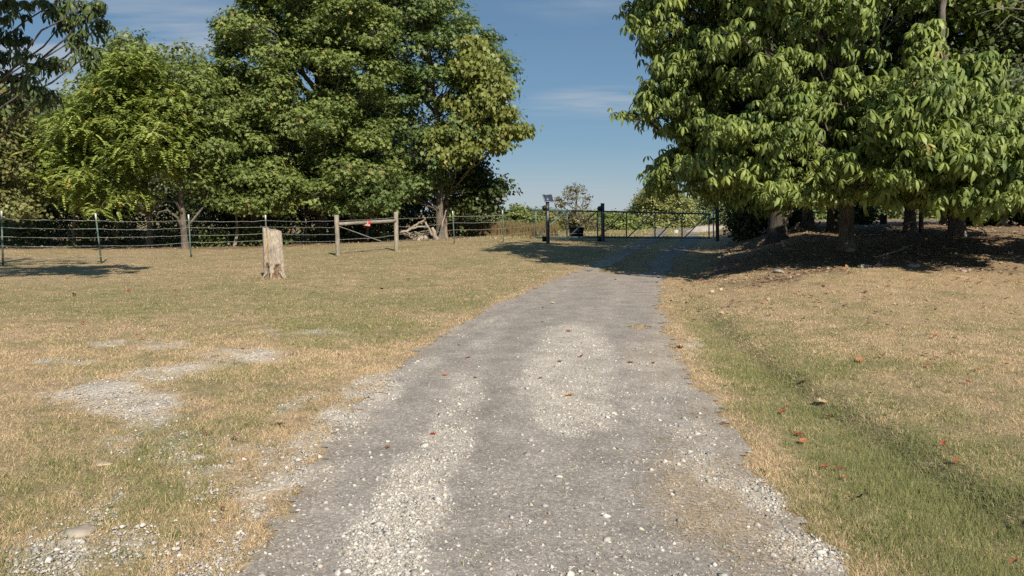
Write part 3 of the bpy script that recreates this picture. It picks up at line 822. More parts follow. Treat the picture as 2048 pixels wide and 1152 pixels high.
# --- right trees
WR = 'trees on the bank right of the driveway'
tree('buckeye_tree', 'front right tree with long drooping leaflets, trunk second from the right', 'tree',
     trunk_pts(1915, 472, [(1912, 400, 0), (1905, 250, -1), (1880, 60, -1.5), (1900, -100, -1.5)], 20.5), .2,
     lobes_from_rows([(150, 1830, 1890), (200, 1700, 1960), (240, 1620, 2090), (310, 1600, 2380), (350, 1650, 2400), (392, 1700, 2400), (402, 1760, 2400)], 15.8, 2.2, 150, .5, [(1660, 260, 14), (1830, 330, 10), (1960, 250, 12), (1740, 230, 12)], 31, .8) + [(P(a, c, 15.4), np.array([q, q, q * 1.3])) for a, c, q in [(1848, 62, .1), (1852, 88, .14), (1845, 118, .2), (1835, 150, .26), (1968, 120, .12), (1962, 150, .2), (1955, 185, .26), (1700, 172, .2), (1745, 175, .18), (1620, 215, .25), (2020, 215, .2)]],  # crown widened out of view on the right, added to shade the bank
     (9, 6, .16, .20, palmate, dict(rnd=.42, updir=.45)), CHEST, leafmat=M_leafgloss, group=WR, limbup=.02)
tree('buckeye_tree', 'large tree over the bank with mottled trunk standing nearest the driveway lawn', 'tree',
     trunk_pts(1693, 497, [(1690, 420, 0), (1700, 300, 0), (1680, 120, 0), (1700, -80, 0)], 17.8), .17,
     lobes_from_rows([(-140, 1420, 1900), (0, 1430, 1880), (60, 1420, 1850), (150, 1440, 1720), (250, 1400, 1640), (320, 1380, 1640), (370, 1420, 1720), (385, 1480, 1720)], 16.8, 2.3, 125, .5, [(1530, 110, 18), (1790, 75, 45), (1700, 150, 30), (1480, 190, 20)], 32, .8),
     (9, 6, .16, .19, palmate, dict(rnd=.42, updir=.45)), CHEST, leafmat=M_leafgloss, group=WR, limbup=.02)
tree('buckeye_tree', 'leftmost tree of the right group reaching its leafy limbs over the driveway', 'tree',
     trunk_pts(1555, 470, [(1550, 400, 0), (1530, 250, 0), (1540, 90, 0), (1500, -100, 0)], 21.5), .25,
     lobes_from_rows([(-140, 1250, 1500), (-40, 1250, 1520), (60, 1252, 1520), (95, 1275, 1500), (130, 1290, 1500), (180, 1275, 1500), (220, 1245, 1500), (265, 1250, 1480), (290, 1330, 1480), (320, 1300, 1520), (350, 1330, 1540), (385, 1430, 1600)], 18.5, 2.2, 125, .48, [(1345, 290, 16), (1290, 145, 14), (1395, 10, 10)], 33, .8) + [(P(a, c, d), np.array([q, q, q * .6])) for a, c, d, q in [(1325, 336, 18, .28), (1350, 320, 18.2, .32), (1385, 322, 18, .36), (1365, 305, 18.4, .3), (1400, 310, 18.2, .36), (1425, 345, 18, .34), (1310, 352, 17.8, .18), (1320, 372, 17.9, .1), (1450, 378, 18.5, .4), (1555, 402, 19.5, .3), (1535, 408, 19.6, .22), (1572, 396, 19.3, .32), (1460, 260, 17.8, .5), (1400, 250, 17.9, .45), (1490, 388, 19, .4), (1540, 390, 18.5, .4), (1575, 385, 17.5, .4)]],
     (9, 6, .16, .19, palmate, dict(rnd=.42, updir=.45)), CHEST, leafmat=M_leafgloss, bark=M_barkd, group=WR, limbup=.02,
     forks=[[P(1545, 300, 21), P(1500, 250, 19.5), P(1440, 230, 18.6), P(1380, 225, 18.2)], [P(1545, 200, 21), P(1520, 140, 19.5), P(1490, 90, 18.5)]])
BK = (22, 14, .34, .19, simple_leaves)
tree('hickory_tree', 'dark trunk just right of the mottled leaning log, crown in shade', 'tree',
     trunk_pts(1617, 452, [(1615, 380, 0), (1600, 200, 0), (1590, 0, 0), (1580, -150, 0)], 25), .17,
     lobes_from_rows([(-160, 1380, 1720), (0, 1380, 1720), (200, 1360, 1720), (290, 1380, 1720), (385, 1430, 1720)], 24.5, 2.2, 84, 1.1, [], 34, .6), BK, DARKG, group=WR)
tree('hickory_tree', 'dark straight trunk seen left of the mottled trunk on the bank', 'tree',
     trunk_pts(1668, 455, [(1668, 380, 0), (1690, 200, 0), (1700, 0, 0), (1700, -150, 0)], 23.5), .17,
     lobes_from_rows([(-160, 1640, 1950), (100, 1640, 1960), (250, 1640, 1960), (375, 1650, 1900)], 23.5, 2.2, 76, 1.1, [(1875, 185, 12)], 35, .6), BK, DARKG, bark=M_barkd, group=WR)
tree('hickory_tree', 'tree with twin sunlit trunk bases in the middle of the bank', 'tree',
     trunk_pts(1820, 462, [(1826, 400, 0), (1810, 250, 0), (1797, 100, 0), (1795, 20, 0), (1790, -140, 0)], 22.5), .16,
     lobes_from_rows([(-160, 1740, 2000), (-20, 1760, 2000), (40, 1850, 2000)], 22, 1.6, 26, 1.0, [(1795, 70, 34)], 36, .6), BK, OLIVE, group=WR,
     forks=[[P(1842, 470, 22.5), P(1842, 430, 22.5), P(1838, 380, 22.4), P(1815, 300, 22.4)]])
tree('maple_tree', 'pale grey green leaved tree at the right edge behind the drooping leaves', 'tree',
     trunk_pts(2070, 460, [(2070, 350, 0), (2060, 200, 0)], 22), .14,
     lobes_from_rows([(165, 1960, 2120), (220, 1940, 2170), (330, 1950, 2190), (360, 1960, 2190)], 19.5, 1.6, 38, .8, [], 37),
     (20, 16, .26, .13, simple_leaves), GREYG, group=WR)
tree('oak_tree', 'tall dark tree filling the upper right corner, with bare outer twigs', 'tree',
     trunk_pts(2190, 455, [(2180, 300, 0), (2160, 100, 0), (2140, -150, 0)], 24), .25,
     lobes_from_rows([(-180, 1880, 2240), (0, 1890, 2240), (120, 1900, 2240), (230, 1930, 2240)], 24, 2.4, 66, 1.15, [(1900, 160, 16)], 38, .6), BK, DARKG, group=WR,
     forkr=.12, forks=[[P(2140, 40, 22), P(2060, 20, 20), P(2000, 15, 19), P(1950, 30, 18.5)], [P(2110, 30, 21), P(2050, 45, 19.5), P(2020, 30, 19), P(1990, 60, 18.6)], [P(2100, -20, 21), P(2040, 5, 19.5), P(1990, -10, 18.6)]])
tree('hickory_tree', 'slim reddish brown leaning trunk at the far right of the bank', 'tree',
     trunk_pts(2005, 448, [(2012, 420, 0), (2018, 380, 0), (2030, 200, 0)], 25.5), .11,
     lobes_from_rows([(100, 1980, 2150), (250, 1960, 2200), (400, 1960, 2200)], 26, 1.9, 48, 1.0, [], 39, .6), BK, DARKG, bark=M_barkl, group=WR)
tree('hickory_tree', 'shaded thin trunk between the twin trunk bases and the next tree right of them', 'tree',
     trunk_pts(1885, 452, [(1888, 400, 0), (1880, 250, 0)], 26.5), .1,
     lobes_from_rows([(200, 1760, 1960), (385, 1780, 1960)], 27, 1.8, 34, 1.0, [], 40, .6), BK, DARKG, group=WR)
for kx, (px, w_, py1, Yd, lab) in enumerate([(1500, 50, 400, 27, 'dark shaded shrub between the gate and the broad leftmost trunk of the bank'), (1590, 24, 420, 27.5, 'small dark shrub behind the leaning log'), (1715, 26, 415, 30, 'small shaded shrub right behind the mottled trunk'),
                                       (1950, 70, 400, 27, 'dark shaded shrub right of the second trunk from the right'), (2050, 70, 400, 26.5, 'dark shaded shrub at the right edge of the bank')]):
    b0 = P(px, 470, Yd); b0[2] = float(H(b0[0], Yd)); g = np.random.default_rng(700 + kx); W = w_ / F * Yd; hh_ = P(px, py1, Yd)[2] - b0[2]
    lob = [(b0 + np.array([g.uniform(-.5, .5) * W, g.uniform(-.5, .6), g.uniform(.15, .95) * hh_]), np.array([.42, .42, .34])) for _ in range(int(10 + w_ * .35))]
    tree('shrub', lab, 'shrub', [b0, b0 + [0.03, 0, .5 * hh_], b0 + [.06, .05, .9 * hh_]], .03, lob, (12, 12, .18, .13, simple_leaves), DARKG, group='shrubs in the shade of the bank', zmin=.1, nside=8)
# --- overhanging tree on the left, trunk outside the frame
b = np.array([-13.2, 15.5, 0]); b[2] = float(H(b[0], b[1]))
nl_ = [(5, 15, .3), (60, 10, .4), (110, 5, .36), (160, 22, .3), (205, 46, .26), (150, 78, .3), (172, 112, .26), (25, 70, .22), (5, 110, .3), (55, 125, .32), (95, 128, .26), (20, 160, .36), (62, 175, .3), (98, 188, .24), (-40, 120, .5), (-40, 40, .5), (-60, 200, .5), (130, 40, .24), (185, 10, .3), (20, 205, .25)]
lob = [(P(a, c, 14.2 + (kx % 3) * .4), np.array([r_, r_, r_ * .85]) * .8) for kx, (a, c, r_) in enumerate(nl_)]
gg = np.random.default_rng(3)
for _ in range(22):  # unseen upper crown lobes, added to keep sun off the visible branches
    lob.append((np.array([gg.uniform(-13, -8.6), gg.uniform(9.5, 14.0), 0]) + np.array([0, 0, 0]), np.array([1.0, 1.0, .7])))
    lob[-1][0][2] = 1.6 + lob[-1][0][1] * .288 + gg.uniform(1.9, 4.2)
sdir = np.array([math.sin(R(22)) * math.cos(R(38)), -math.cos(R(22)) * math.cos(R(38)), math.sin(R(38))])
for (c_, r_) in list(lob[:len(nl_)]):  # further unseen lobes added towards the sun to shade the leftmost branches
    for t_ in ((2.6, 3.8) if c_[0] / c_[1] < -.6 else ()):
        q = c_ + sdir * t_ + gg.normal(size=3) * .15
        if q[2] > 1.6 + .288 * q[1] + .55: lob.append((q, np.array([.5, .5, .4])))
tree('chestnut_tree', 'overhanging branches with large dark drooping leaves in the upper left corner', 'tree',
     [b, b + [.2, 0, 2.5], b + [.6, -.3, 6], b + [1.2, -1.2, 9]], .24, lob, (8, 3, .10, .175, palmate, dict(rnd=.3)), DARKG, leafmat=M_leafgloss, limbup=.05, limbk=.2)

# --- beyond the gate
FARM = 'far trees beyond the gate'
def far_tree(name, label, px, pyt, pyb, wpx, Yd, cols, seed, n=40, sz=.3, r=.9, dens=(18, 13), cat='tree', grp=FARM, base_py=None):
    c = P(px, pyb, Yd); g0 = float(H(c[0], Yd))
    rows = [(pyt + 4, px - wpx * .12, px + wpx * .12), (pyt + (pyb - pyt) * .25, px - wpx * .36, px + wpx * .36), (pyt + (pyb - pyt) * .6, px - wpx * .5, px + wpx * .5), (pyb - 3, px - wpx * .46, px + wpx * .46)]
    top = P(px, pyt + 10, Yd)
    return tree(name, label, cat, [np.array([c[0], Yd, g0]), (np.array([c[0], Yd, g0]) + top) / 2, top], .1, lobes_from_rows(rows, Yd, wpx / F * Yd * .35, n, r, [], seed, .6),
         (dens[0], dens[1], r * .32, sz, simple_leaves), cols, group=grp, zmin=.4, nside=8)
far_tree('willow_tree', 'big rounded yellow green willow behind the right half of the gate', 1325, 370, 472, 150, 60, col4((.19, .22, .075), (.33, .34, .14), (.36, .3, .13), .04), 51, 100, .15, .7, (22, 20))
far_tree('willow_tree', 'darker grey green willow behind the right end of the gate', 1412, 382, 472, 100, 66, GREYG, 52, 50, .17, .8, (20, 18))
far_tree('young_tree', 'small sparse brownish tree between the two gate posts', 1153, 368, 465, 104, 50, TANG, 53, 34, .14, .38, (8, 8))
far_tree('shrub', 'low olive shrub right of the second gate post', 1236, 428, 477, 110, 54, OLIVE, 54, 40, .15, .6, cat='shrub')
far_tree('shrub', 'low tan shrub below the small sparse tree', 1160, 436, 477, 130, 50, TANG, 55, 50, .13, .5, cat='shrub')
far_tree('shrub', 'bright olive shrub behind the fence left of the gate', 1035, 419, 474, 90, 46, OLIVE, 56, 40, .14, .5, cat='shrub')
far_tree('willow_tree', 'feathery pale green thicket tree just left of the white topped fence post', 972, 412, 476, 100, 44, GREYG, 57, 50, .13, .45, (16, 14))
far_tree('shrub', 'yellowish shrub behind the tall leftmost gate post', 1092, 424, 474, 80, 48, BROWNISH, 58, 34, .14, .5, cat='shrub')
for kx, (px, pyt, wp, Yd, lab) in enumerate([(1450, 392, 130, 84, 'far tree seen just right of the gate'), (1560, 402, 140, 90, 'far tree glimpsed left of the dark trunks'), (1680, 396, 150, 92, 'far tree glimpsed between the dark trunks'),
                                   (1780, 404, 150, 88, 'far tree glimpsed over the old wooden post'), (1890, 398, 150, 94, 'far tree glimpsed behind the twin trunk bases'), (2010, 396, 170, 92, 'far tree glimpsed at the right edge below the leaves'),
                                   (940, 404, 120, 82, 'far tree behind the feathery thicket'), (1050, 424, 120, 110, 'far low tree line left of the gate'), (1180, 428, 130, 120, 'far low tree line between the gate posts')]):
    far_tree('far_tree', lab, px, pyt, 448, wp, Yd, GREYG if kx % 2 else OLIVE, 60 + kx, 34, .42, 1.2, (16, 11), grp='hazy tree line across the field')
# reeds
n = 7000
x = rng.uniform(-3.4, 2.4, n); y = rng.uniform(38.5, 41, n); z = H(x, y)
hh = .3 + rng.random(n) * .5 * (.6 + fbm(x * .8, y, 81, 2)); w = .016 + rng.random(n) * .012
dx = rng.normal(0, .10, n); dy = rng.normal(0, .1, n)
B = np.stack([x, y, z], 1)
V = np.stack([B - np.stack([w, 0 * w, 0 * w], 1), B + np.stack([w, 0 * w, 0 * w], 1), B + np.stack([dx * hh, dy * hh, hh], 1)], 1).reshape(-1, 3)
tone = rng.random((n, 1)); c = np.array([.20, .115, .07]) * (1 - tone) + np.array([.16, .15, .06]) * tone
rb = MB(); rb.add(V, np.arange(3 * n).reshape(-1, 3), np.repeat(c, 3, 0))
tag(rb.build('tall_reeds', M_grass), 'rusty brown tall dry reeds standing beyond the fence', 'reeds', kind='stuff')

# ------------------------------------------------------------------ stump
def rotz(a): return np.array([[math.cos(a), -math.sin(a), 0], [math.sin(a), math.cos(a), 0], [0, 0, 1]])
b = G(549, 556); sc = b[1] / F
hgt = 98 * sc
root = thing('tree_stump', b, 'tall weathered grey tree stump standing alone on the lawn', 'tree stump')
na, nz = 64, 40
ang = np.arange(na) / na * 2 * math.pi
V = []; Cc = []
for iz in range(nz):
    f = iz / (nz - 1)
    flare = .17 * np.exp(-f / .10) * (.55 + .45 * np.maximum(0, np.cos(ang * 4 + .6)) ** 1.5)
    rad = (19.5 - 1.8 * f) * sc * (1 + flare) * (1 + .05 * np.cos(ang * 2 + 1) + .05 * np.cos(ang * 5 + .4 + f) + .035 * np.cos(ang * 11 + 2 * f) + .02 * np.cos(ang * 23 + f * 3))
    # rot hollows at the base facing the camera
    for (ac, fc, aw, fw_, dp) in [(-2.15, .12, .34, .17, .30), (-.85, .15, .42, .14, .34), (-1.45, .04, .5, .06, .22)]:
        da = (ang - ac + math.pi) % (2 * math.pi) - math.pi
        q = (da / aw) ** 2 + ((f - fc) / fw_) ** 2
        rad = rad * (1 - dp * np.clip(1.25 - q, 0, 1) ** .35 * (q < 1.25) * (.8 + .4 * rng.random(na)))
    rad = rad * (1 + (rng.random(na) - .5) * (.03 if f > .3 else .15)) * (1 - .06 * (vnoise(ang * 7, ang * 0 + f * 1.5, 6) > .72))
    ring = np.stack([np.cos(ang) * rad, np.sin(ang) * rad * .9, np.full(na, f)], 1)
    top = hgt * (1 + .045 * np.cos(ang - 3.3) + .03 * (vnoise(ang * 3, ang * 0, 4) - .5) - .05 * np.exp(-((ang - 4.75) / .25) ** 2))
    ring[:, 2] = f * top - (.05 if iz == 0 else 0)
    ring[:, 0] += -.02 * f
    V.append(ring)
    col = np.ones((na, 3)) * np.array([1.0, .96, .92])
    yel = np.exp(-((ang - (2 * math.pi - 2.0)) / .17) ** 2) * S((f - .25) / .1) * (1 - S((f - .82) / .08)) * (.5 + .5 * vnoise(ang * 9, ang * 0 + f * 14, 5))
    col = col * (1 - yel[:, None]) + np.array([1.75, 1.3, .62]) * yel[:, None]
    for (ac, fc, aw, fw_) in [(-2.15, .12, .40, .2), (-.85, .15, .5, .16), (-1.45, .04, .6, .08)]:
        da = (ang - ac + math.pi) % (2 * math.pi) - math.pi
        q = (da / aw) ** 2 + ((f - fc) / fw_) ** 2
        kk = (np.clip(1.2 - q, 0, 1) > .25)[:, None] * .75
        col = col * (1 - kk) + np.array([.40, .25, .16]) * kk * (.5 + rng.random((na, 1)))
    Cc.append(col)
V = np.concatenate(V) + b; Cc = np.concatenate(Cc)
i = np.arange(nz - 1)[:, None] * na; j = np.arange(na)[None, :]; k = (j + 1) % na
Q4 = np.stack([i + j, i + k, i + na + k, i + na + j], -1).reshape(-1, 4)
st = MB(); st.add(V, Q4, Cc)
# broken hollow top
last = V[-na:]; cen = last.mean(0)
in1 = cen + (last - cen) * .72 + np.stack([np.zeros(na), np.zeros(na), -.02 - .05 * rng.random(na)], 1)
in2 = cen + (last - cen) * .35 + np.stack([np.zeros(na), np.zeros(na), -.09 - .05 * rng.random(na)], 1)
VV = np.concatenate([last, in1, in2, [cen - [0, 0, .14]]])
qs = np.concatenate([np.stack([j[0], k[0], na + k[0], na + j[0]], -1), np.stack([na + j[0], na + k[0], 2 * na + k[0], 2 * na + j[0]], -1)])
ts = np.stack([2 * na + j[0], 2 * na + k[0], np.full(na, 3 * na)], -1)
st.add(VV, [qs, ts], np.tile([.7, .66, .62], (len(VV), 1)))
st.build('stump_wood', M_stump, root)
for a_, L_ in [(-.55, .30), (-2.5, .16), (-1.6, .12), (.2, .2), (2.6, .2)]:
    r0 = 17 * sc; p0 = b + np.array([math.cos(a_) * r0 * .9, math.sin(a_) * r0 * .8, .16]); p2 = b + np.array([math.cos(a_) * (r0 + L_ * .55), math.sin(a_) * (r0 + L_ * .55), -.02])
    rt = MB(); rt.tube(bez(p0, p2, -.02, 5, .1), [.035, .032, .026, .018, .008], 7, jit=.3)
    rt.build('root', M_dead, root, smooth=True)

# ------------------------------------------------------------------ fence
def ladder(px, pyb, pyt, pxt=None):
    b = G(px, pyb); t = P(px if pxt is None else pxt, pyt, b[1]); return b, t
def steel_post(fence, b, t):
    pb = MB(); d = (t - b); L = np.linalg.norm(d); u = d / L
    cut = .87
    def prism(mb, a, c):
        w = .026; th = .007
        mb.tube([a, c], w * 1.0, 4, sq=True)
        mid = (a + c) / 2
        mb.tube([a + [0, -.022, 0], c + [0, -.022, 0]], th * 1.3, 4, sq=True)
    prism(pb, b - u * .3, b + u * L * cut)
    for q in np.arange(.25, L * cut, .055):
        pb.box(b + u * q + np.array([0, -.031, 0]), (.012, .008, .014))
    po = pb.build('post', M_tpost, fence)
    wb = MB(); prism(wb, b + u * L * cut, t)
    wb.build('post_tip', M_white, po)
def wood_post(fence, b, t, r=.075):
    pb = MB(); n_ = 8; pts = np.linspace(0, 1, n_)[:, None] * (t - b) + b
    pts[0] -= [0, 0, .3]
    pts[1:-1] += rng.normal(size=(n_ - 2, 3)) * .004
    pb.tube(pts, r * (1 + (rng.random(n_) - .5) * .05), 12, jit=.07)
    return pb.build('post', M_postwood, fence, smooth=True)
posts = [ladder(6, 531, 422, 3), ladder(203, 528, 427, 191), ladder(382, 516, 429, 377), ladder(534, 508, 430, 531), ladder(676, 512, 430, 673), ladder(793, 502, 424, 792), ladder(909, 488, 422, 905), ladder(1007, 484, 421, 1005), ladder(1069, 476, 412, 1068)]
ext = posts[0][0] * 2 - posts[1][0]; ext[2] = float(H(ext[0], ext[1])); posts = [(ext, ext + np.array([0, 0, 1.5]))] + posts
def wires(fence, ps, fr, skip=None):
    for f_ in fr:
        mb = MB(); allp = []
        for a in range(len(ps) - 1):
            A = ps[a][0] + (ps[a][1] - ps[a][0]) * (f_ + rng.uniform(-.012, .012)); B = ps[a + 1][0] + (ps[a + 1][1] - ps[a + 1][0]) * f_
            if allp: A = allp[-1]
            else: A = A + [0, -.03, 0]
            B = B + [0, -.03, 0]
            n_ = 14; t_ = np.linspace(0, 1, n_)[:, None]
            sg = rng.uniform(.01, .045)
            q = A + (B - A) * t_ - np.array([0, 0, 1.]) * sg * 4 * t_ * (1 - t_) + rng.normal(size=(n_, 3)) * np.array([.0, .004, .006])
            q[0] = A; q[-1] = B
            allp += list(q if not allp else q[1:])
        mb.tube(np.array(allp), .0055, 5, cap=False)
        # barbs
        ap = np.array(allp); seg = np.linalg.norm(np.diff(ap, axis=0), axis=1); cs = np.concatenate([[0], np.cumsum(seg)])
        for q in np.arange(.1, cs[-1], .16):
            c_ = np.array([np.interp(q, cs, ap[:, kk]) for kk in range(3)])
            mb.tube([c_ + [.006, 0, -.018], c_ + [-.006, 0, .018]], .004, 3, cap=False)
        mb.build('wire', M_wire, fence)
fl = thing('wire_fence', posts[1][0], 'barbed wire fence on green steel posts with white tips, left of the wooden brace', 'fence')
for b_, t_ in posts[0:5]: steel_post(fl, b_, t_)
wires(fl, posts[0:6], [.86, .70, .53, .36])
wires(fl, posts[0:4], [.15])
fb = thing('wooden_brace', posts[5][0], 'weathered wooden fence brace of two round posts and a top rail', 'fence brace')
wood_post(fb, *posts[5]); wood_post(fb, *posts[6], .078)
A = P(680, 447, posts[5][0][1] - .05); B = P(788, 443, posts[6][0][1] - .05)
A = P(678, 448, posts[5][0][1] - .06); B = P(791, 441.5, posts[6][0][1] - .06)
mb = MB(); t_ = np.linspace(0, 1, 7)[:, None]; mb.tube(A + (B - A) * t_, .055, 12, jit=.07); mb.build('rail', M_postwood, fb, smooth=True)
wires(fb, posts[5:7], [.86, .40, .20])
mb = MB(); q0 = P(678, 453, posts[5][0][1] - .08); q1 = P(774, 487, posts[6][0][1] - .02)
for o_ in (0, .012):
    tt = np.linspace(0, 1, 12)[:, None]; mb.tube(q0 + (q1 - q0) * tt + [0, 0, o_] + rng.normal(size=(12, 3)) * .003, .007, 5, cap=False)
mb.build('brace_wire', M_wire, fb)
fr_ = thing('wire_fence', posts[7][0], 'short run of wire fence with two white tipped steel posts, between wooden brace and gate', 'fence')
steel_post(fr_, *posts[7]); steel_post(fr_, *posts[8])
wires(fr_, posts[6:10], [.84, .64, .43, .22])
# sign
Ys = (posts[5][0][1] + posts[6][0][1]) / 2 - .14
c0 = P(733.5, 447.5, Ys); w_, h_ = 14.5 * Ys / F, 11.0 * Ys / F
root = thing('warning_sign', c0 - [0, 0, h_ / 2], 'small red sign with white lettering nailed to the wooden rail', 'sign')
tilt = R(-5)
RT = np.array([[math.cos(tilt), 0, -math.sin(tilt)], [0, 1, 0], [math.sin(tilt), 0, math.cos(tilt)]])
mb = MB(); mb.box(c0, (w_, .004, h_), RT); mb.build('sign_plate', M_red, root)
def text(body, c, size, mat, parent, rot, width=None):
    cu = bpy.data.curves.new('lettering', 'FONT'); cu.body = body; cu.size = size; cu.align_x = 'CENTER'; cu.align_y = 'CENTER'; cu.extrude = .0008; cu.offset = size * .025
    o = bpy.data.objects.new('tmp', cu); COL.objects.link(o)
    dg = bpy.context.evaluated_depsgraph_get(); dg.update()
    me = bpy.data.meshes.new_from_object(o.evaluated_get(dg)); COL.objects.unlink(o); bpy.data.objects.remove(o)
    me.name = 'lettering'; me.materials.clear(); me.materials.append(mat)
    ob = bpy.data.objects.new('lettering', me); COL.objects.link(ob); ob.parent = parent
    ob.location = tuple(np.array(c) - world_loc(parent)); ob.rotation_euler = rot
    if width:
        xs = [v.co.x for v in me.vertices]; k_ = width / (max(xs) - min(xs))
        for v in me.vertices: v.co.x *= k_
    return ob
text('NO', c0 + RT @ np.array([-.01, -.004, h_ * .2]), h_ * .52, M_white, root, (R(90), -tilt, 0), w_ * .42)
text('HUNTING', c0 + RT @ np.array([0, -.004, -h_ * .22]), h_ * .40, M_white, root, (R(90), -tilt, 0), w_ * .88)

# ------------------------------------------------------------------ gate
def YG(px): return 30.5 + (px - 1070) / 355 * 2.7
def GP(px, py, dy=0): return P(px, py, YG(px) + dy)
def topy(px): return 420 + (px - 1070) / 355 * 8
def boty(px): return 474 + (px - 1070) / 355 * 2
gate = thing('sliding_gate', [GP(1205, 475)[0], GP(1205, 475)[1], float(H(GP(1205, 475)[0], GP(1205, 475)[1]))], 'long dark green cantilever sliding gate closing the driveway', 'gate')
def bar(name, a, b, r=.032, mat=M_gate, parent=gate, sq=True):
    mb = MB(); mb.tube([a, (a + b) / 2, b], r, 4 if sq else 10, sq=sq); return mb.build(name, mat, parent)
bar('top_rail', GP(1066, topy(1066)), GP(1421, topy(1421)), .05)
bar('bottom_rail', GP(1070, boty(1070)), GP(1421, boty(1421)), .042)
ups = [1071, 1134, 1195, 1253, 1310, 1364, 1418]
for kx, px in enumerate(ups):
    bar('upright', GP(px, topy(px) + 1.6 if kx else 412), GP(px, boty(px) - 1.4), .034)
dg_ = [(1074, 1131), (1138, 1191), (1199, 1248), (1257, 1305), (1316, 1360), (1370, 1414)]
for a, c in dg_:
    bar('diagonal', GP(a, boty(a) - 1.8, -.02), GP(c, topy(c) + 2, -.02), .03)
for fz in (.14, .78):
    pts = [GP(px, topy(px) * fz + boty(px) * (1 - fz), .03) for px in range(1071, 1420, 12)]
    mb = MB(); mb.tube(pts, .0055, 4, cap=False); mb.build('mesh_wire', M_wire, gate)
def gate_post(px, pyb, pyt, label, r=.07):
    b_ = G(px, pyb); t_ = P(px - 1, pyt, b_[1])
    g_ = thing('gate_post', b_, label, 'gate post')
    mb = MB(); mb.tube([b_ - [0, 0, .3], b_, (b_ + t_) / 2, t_], r, 20); mb.build('pipe', M_gatepost, g_, smooth=False)
    mb = MB(); mb.tube([t_ + [0, 0, .001], t_ + [0, 0, .03]], r + .006, 20); mb.build('cap', M_gatepost, g_)
    return g_, b_, t_
pa, pab, pat = gate_post(1096, 488, 405, 'round steel gate post with the solar panel on top')
pb_, pbb, pbt = gate_post(1206, 484, 408, 'round steel gate post without panel, in the middle of the gate', .078)
for g_, px, py, b_ in ((pa, 1090, 416, pab), (pb_, 1200, 417, pbb)):
    c_ = P(px, py, b_[1] - .0)
    mb = MB()
    mb.tube([c_ + [-.02, -.13, 0], c_ + [-.02, -.03, 0]], .10, 18); mb.tube([c_ + [-.02, -.15, 0], c_ + [-.02, -.13, 0]], .05, 14)
    mb.build('roller', M_black, g_)
    mb = MB(); mb.box(c_ + [.07, -.06, 0], (.16, .02, .22)); mb.box(c_ + [.10, .1, -.02], (.05, .22, .2)); mb.build('roller_bracket', M_gatepost, g_)
    c2 = P(px, 478, b_[1] + .2)
    mb = MB(); mb.box(c2 + [-.0, 0, 0], (.22, .10, .2)); mb.tube([c2 + [-.03, -.12, .0], c2 + [-.03, -.052, .0]], .085, 16); mb.build('lower_roller', M_black, g_)
    mb = MB(); mb.tube([b_ + [-.02, -.02, -.05], b_ + [-.02, -.02, .012]], .17, 18, jit=.08); mb.build('footing', M_conc, g_)
# solar panel
c_ = P(1095.5, 397.5, pab[1]); sp = thing('solar_panel', pat + [0, 0, .03], 'small blue solar panel tilted on top of the gate post', 'solar panel')
ta = R(50); 
RX = np.array([[1, 0, 0], [0, math.cos(ta), -math.sin(ta)], [0, math.sin(ta), math.cos(ta)]]); RX = rotz(R(22)) @ RX
W2, H2 = .37, .34
c_ = pat + np.array([.03, 0, .17])
mb = MB(); mb.box(c_, (W2, H2, .012), RX); mb.build('cells', M_panel, sp)
mb = MB()
for dx_, dy_, sx, sy in ((0, H2 / 2 + .009, W2 + .036, .018), (0, -H2 / 2 - .009, W2 + .036, .018), (W2 / 2 + .009, 0, .018, H2), (-W2 / 2 - .009, 0, .018, H2)):
    mb.box(c_ + RX @ np.array([dx_, dy_, -.003]), (sx, sy, .028), RX)
mb.build('frame', M_alu, sp)
mb = MB(); mb.tube([pat + [0, 0, .03], c_ + RX @ np.array([0, 0, -.02])], .022, 10); mb.box(c_ + RX @ np.array([0, 0, -.016]), (.12, .12, .012), RX); mb.build('mount', M_gatepost, sp)
# operator cabinet
c_ = P(1152.5, 478, 32.3); gz = float(H(c_[0], c_[1])); w_ = 28 * 32.3 / F; h_ = 24 * 32.3 / F
root = thing('gate_motor_cabinet', [c_[0], c_[1], gz], 'black box shaped cabinet standing behind the gate between its posts', 'cabinet')
zt = P(1152, 454.5, 32.3)[2]; z0 = gz + .10
mb = MB(); a_, b2 = w_ / 2 * .9, w_ / 2
Vb = [[sx * a_, sy * .2, z0] for sx, sy in ((-1, -1), (1, -1), (1, 1), (-1, 1))] + [[sx * b2, sy * .24, zt - .03] for sx, sy in ((-1, -1), (1, -1), (1, 1), (-1, 1))]
mb.add(np.array(Vb) + [c_[0], c_[1], 0], np.array([[3, 2, 1, 0], [4, 5, 6, 7], [0, 1, 5, 4], [1, 2, 6, 5], [2, 3, 7, 6], [3, 0, 4, 7]]))
mb.build('housing', M_black, root)
mb = MB(); mb.box([c_[0], c_[1], zt - .013], (w_ + .04, .53, .03)); mb.build('lid', M_black, root)
for sx in (-1, 1):
    mb = MB(); mb.box([c_[0] + sx * (w_ / 2 * .86), c_[1] - .17, gz + .05 - .01], (.04, .04, .12)); mb.build('leg', M_lblue, root)
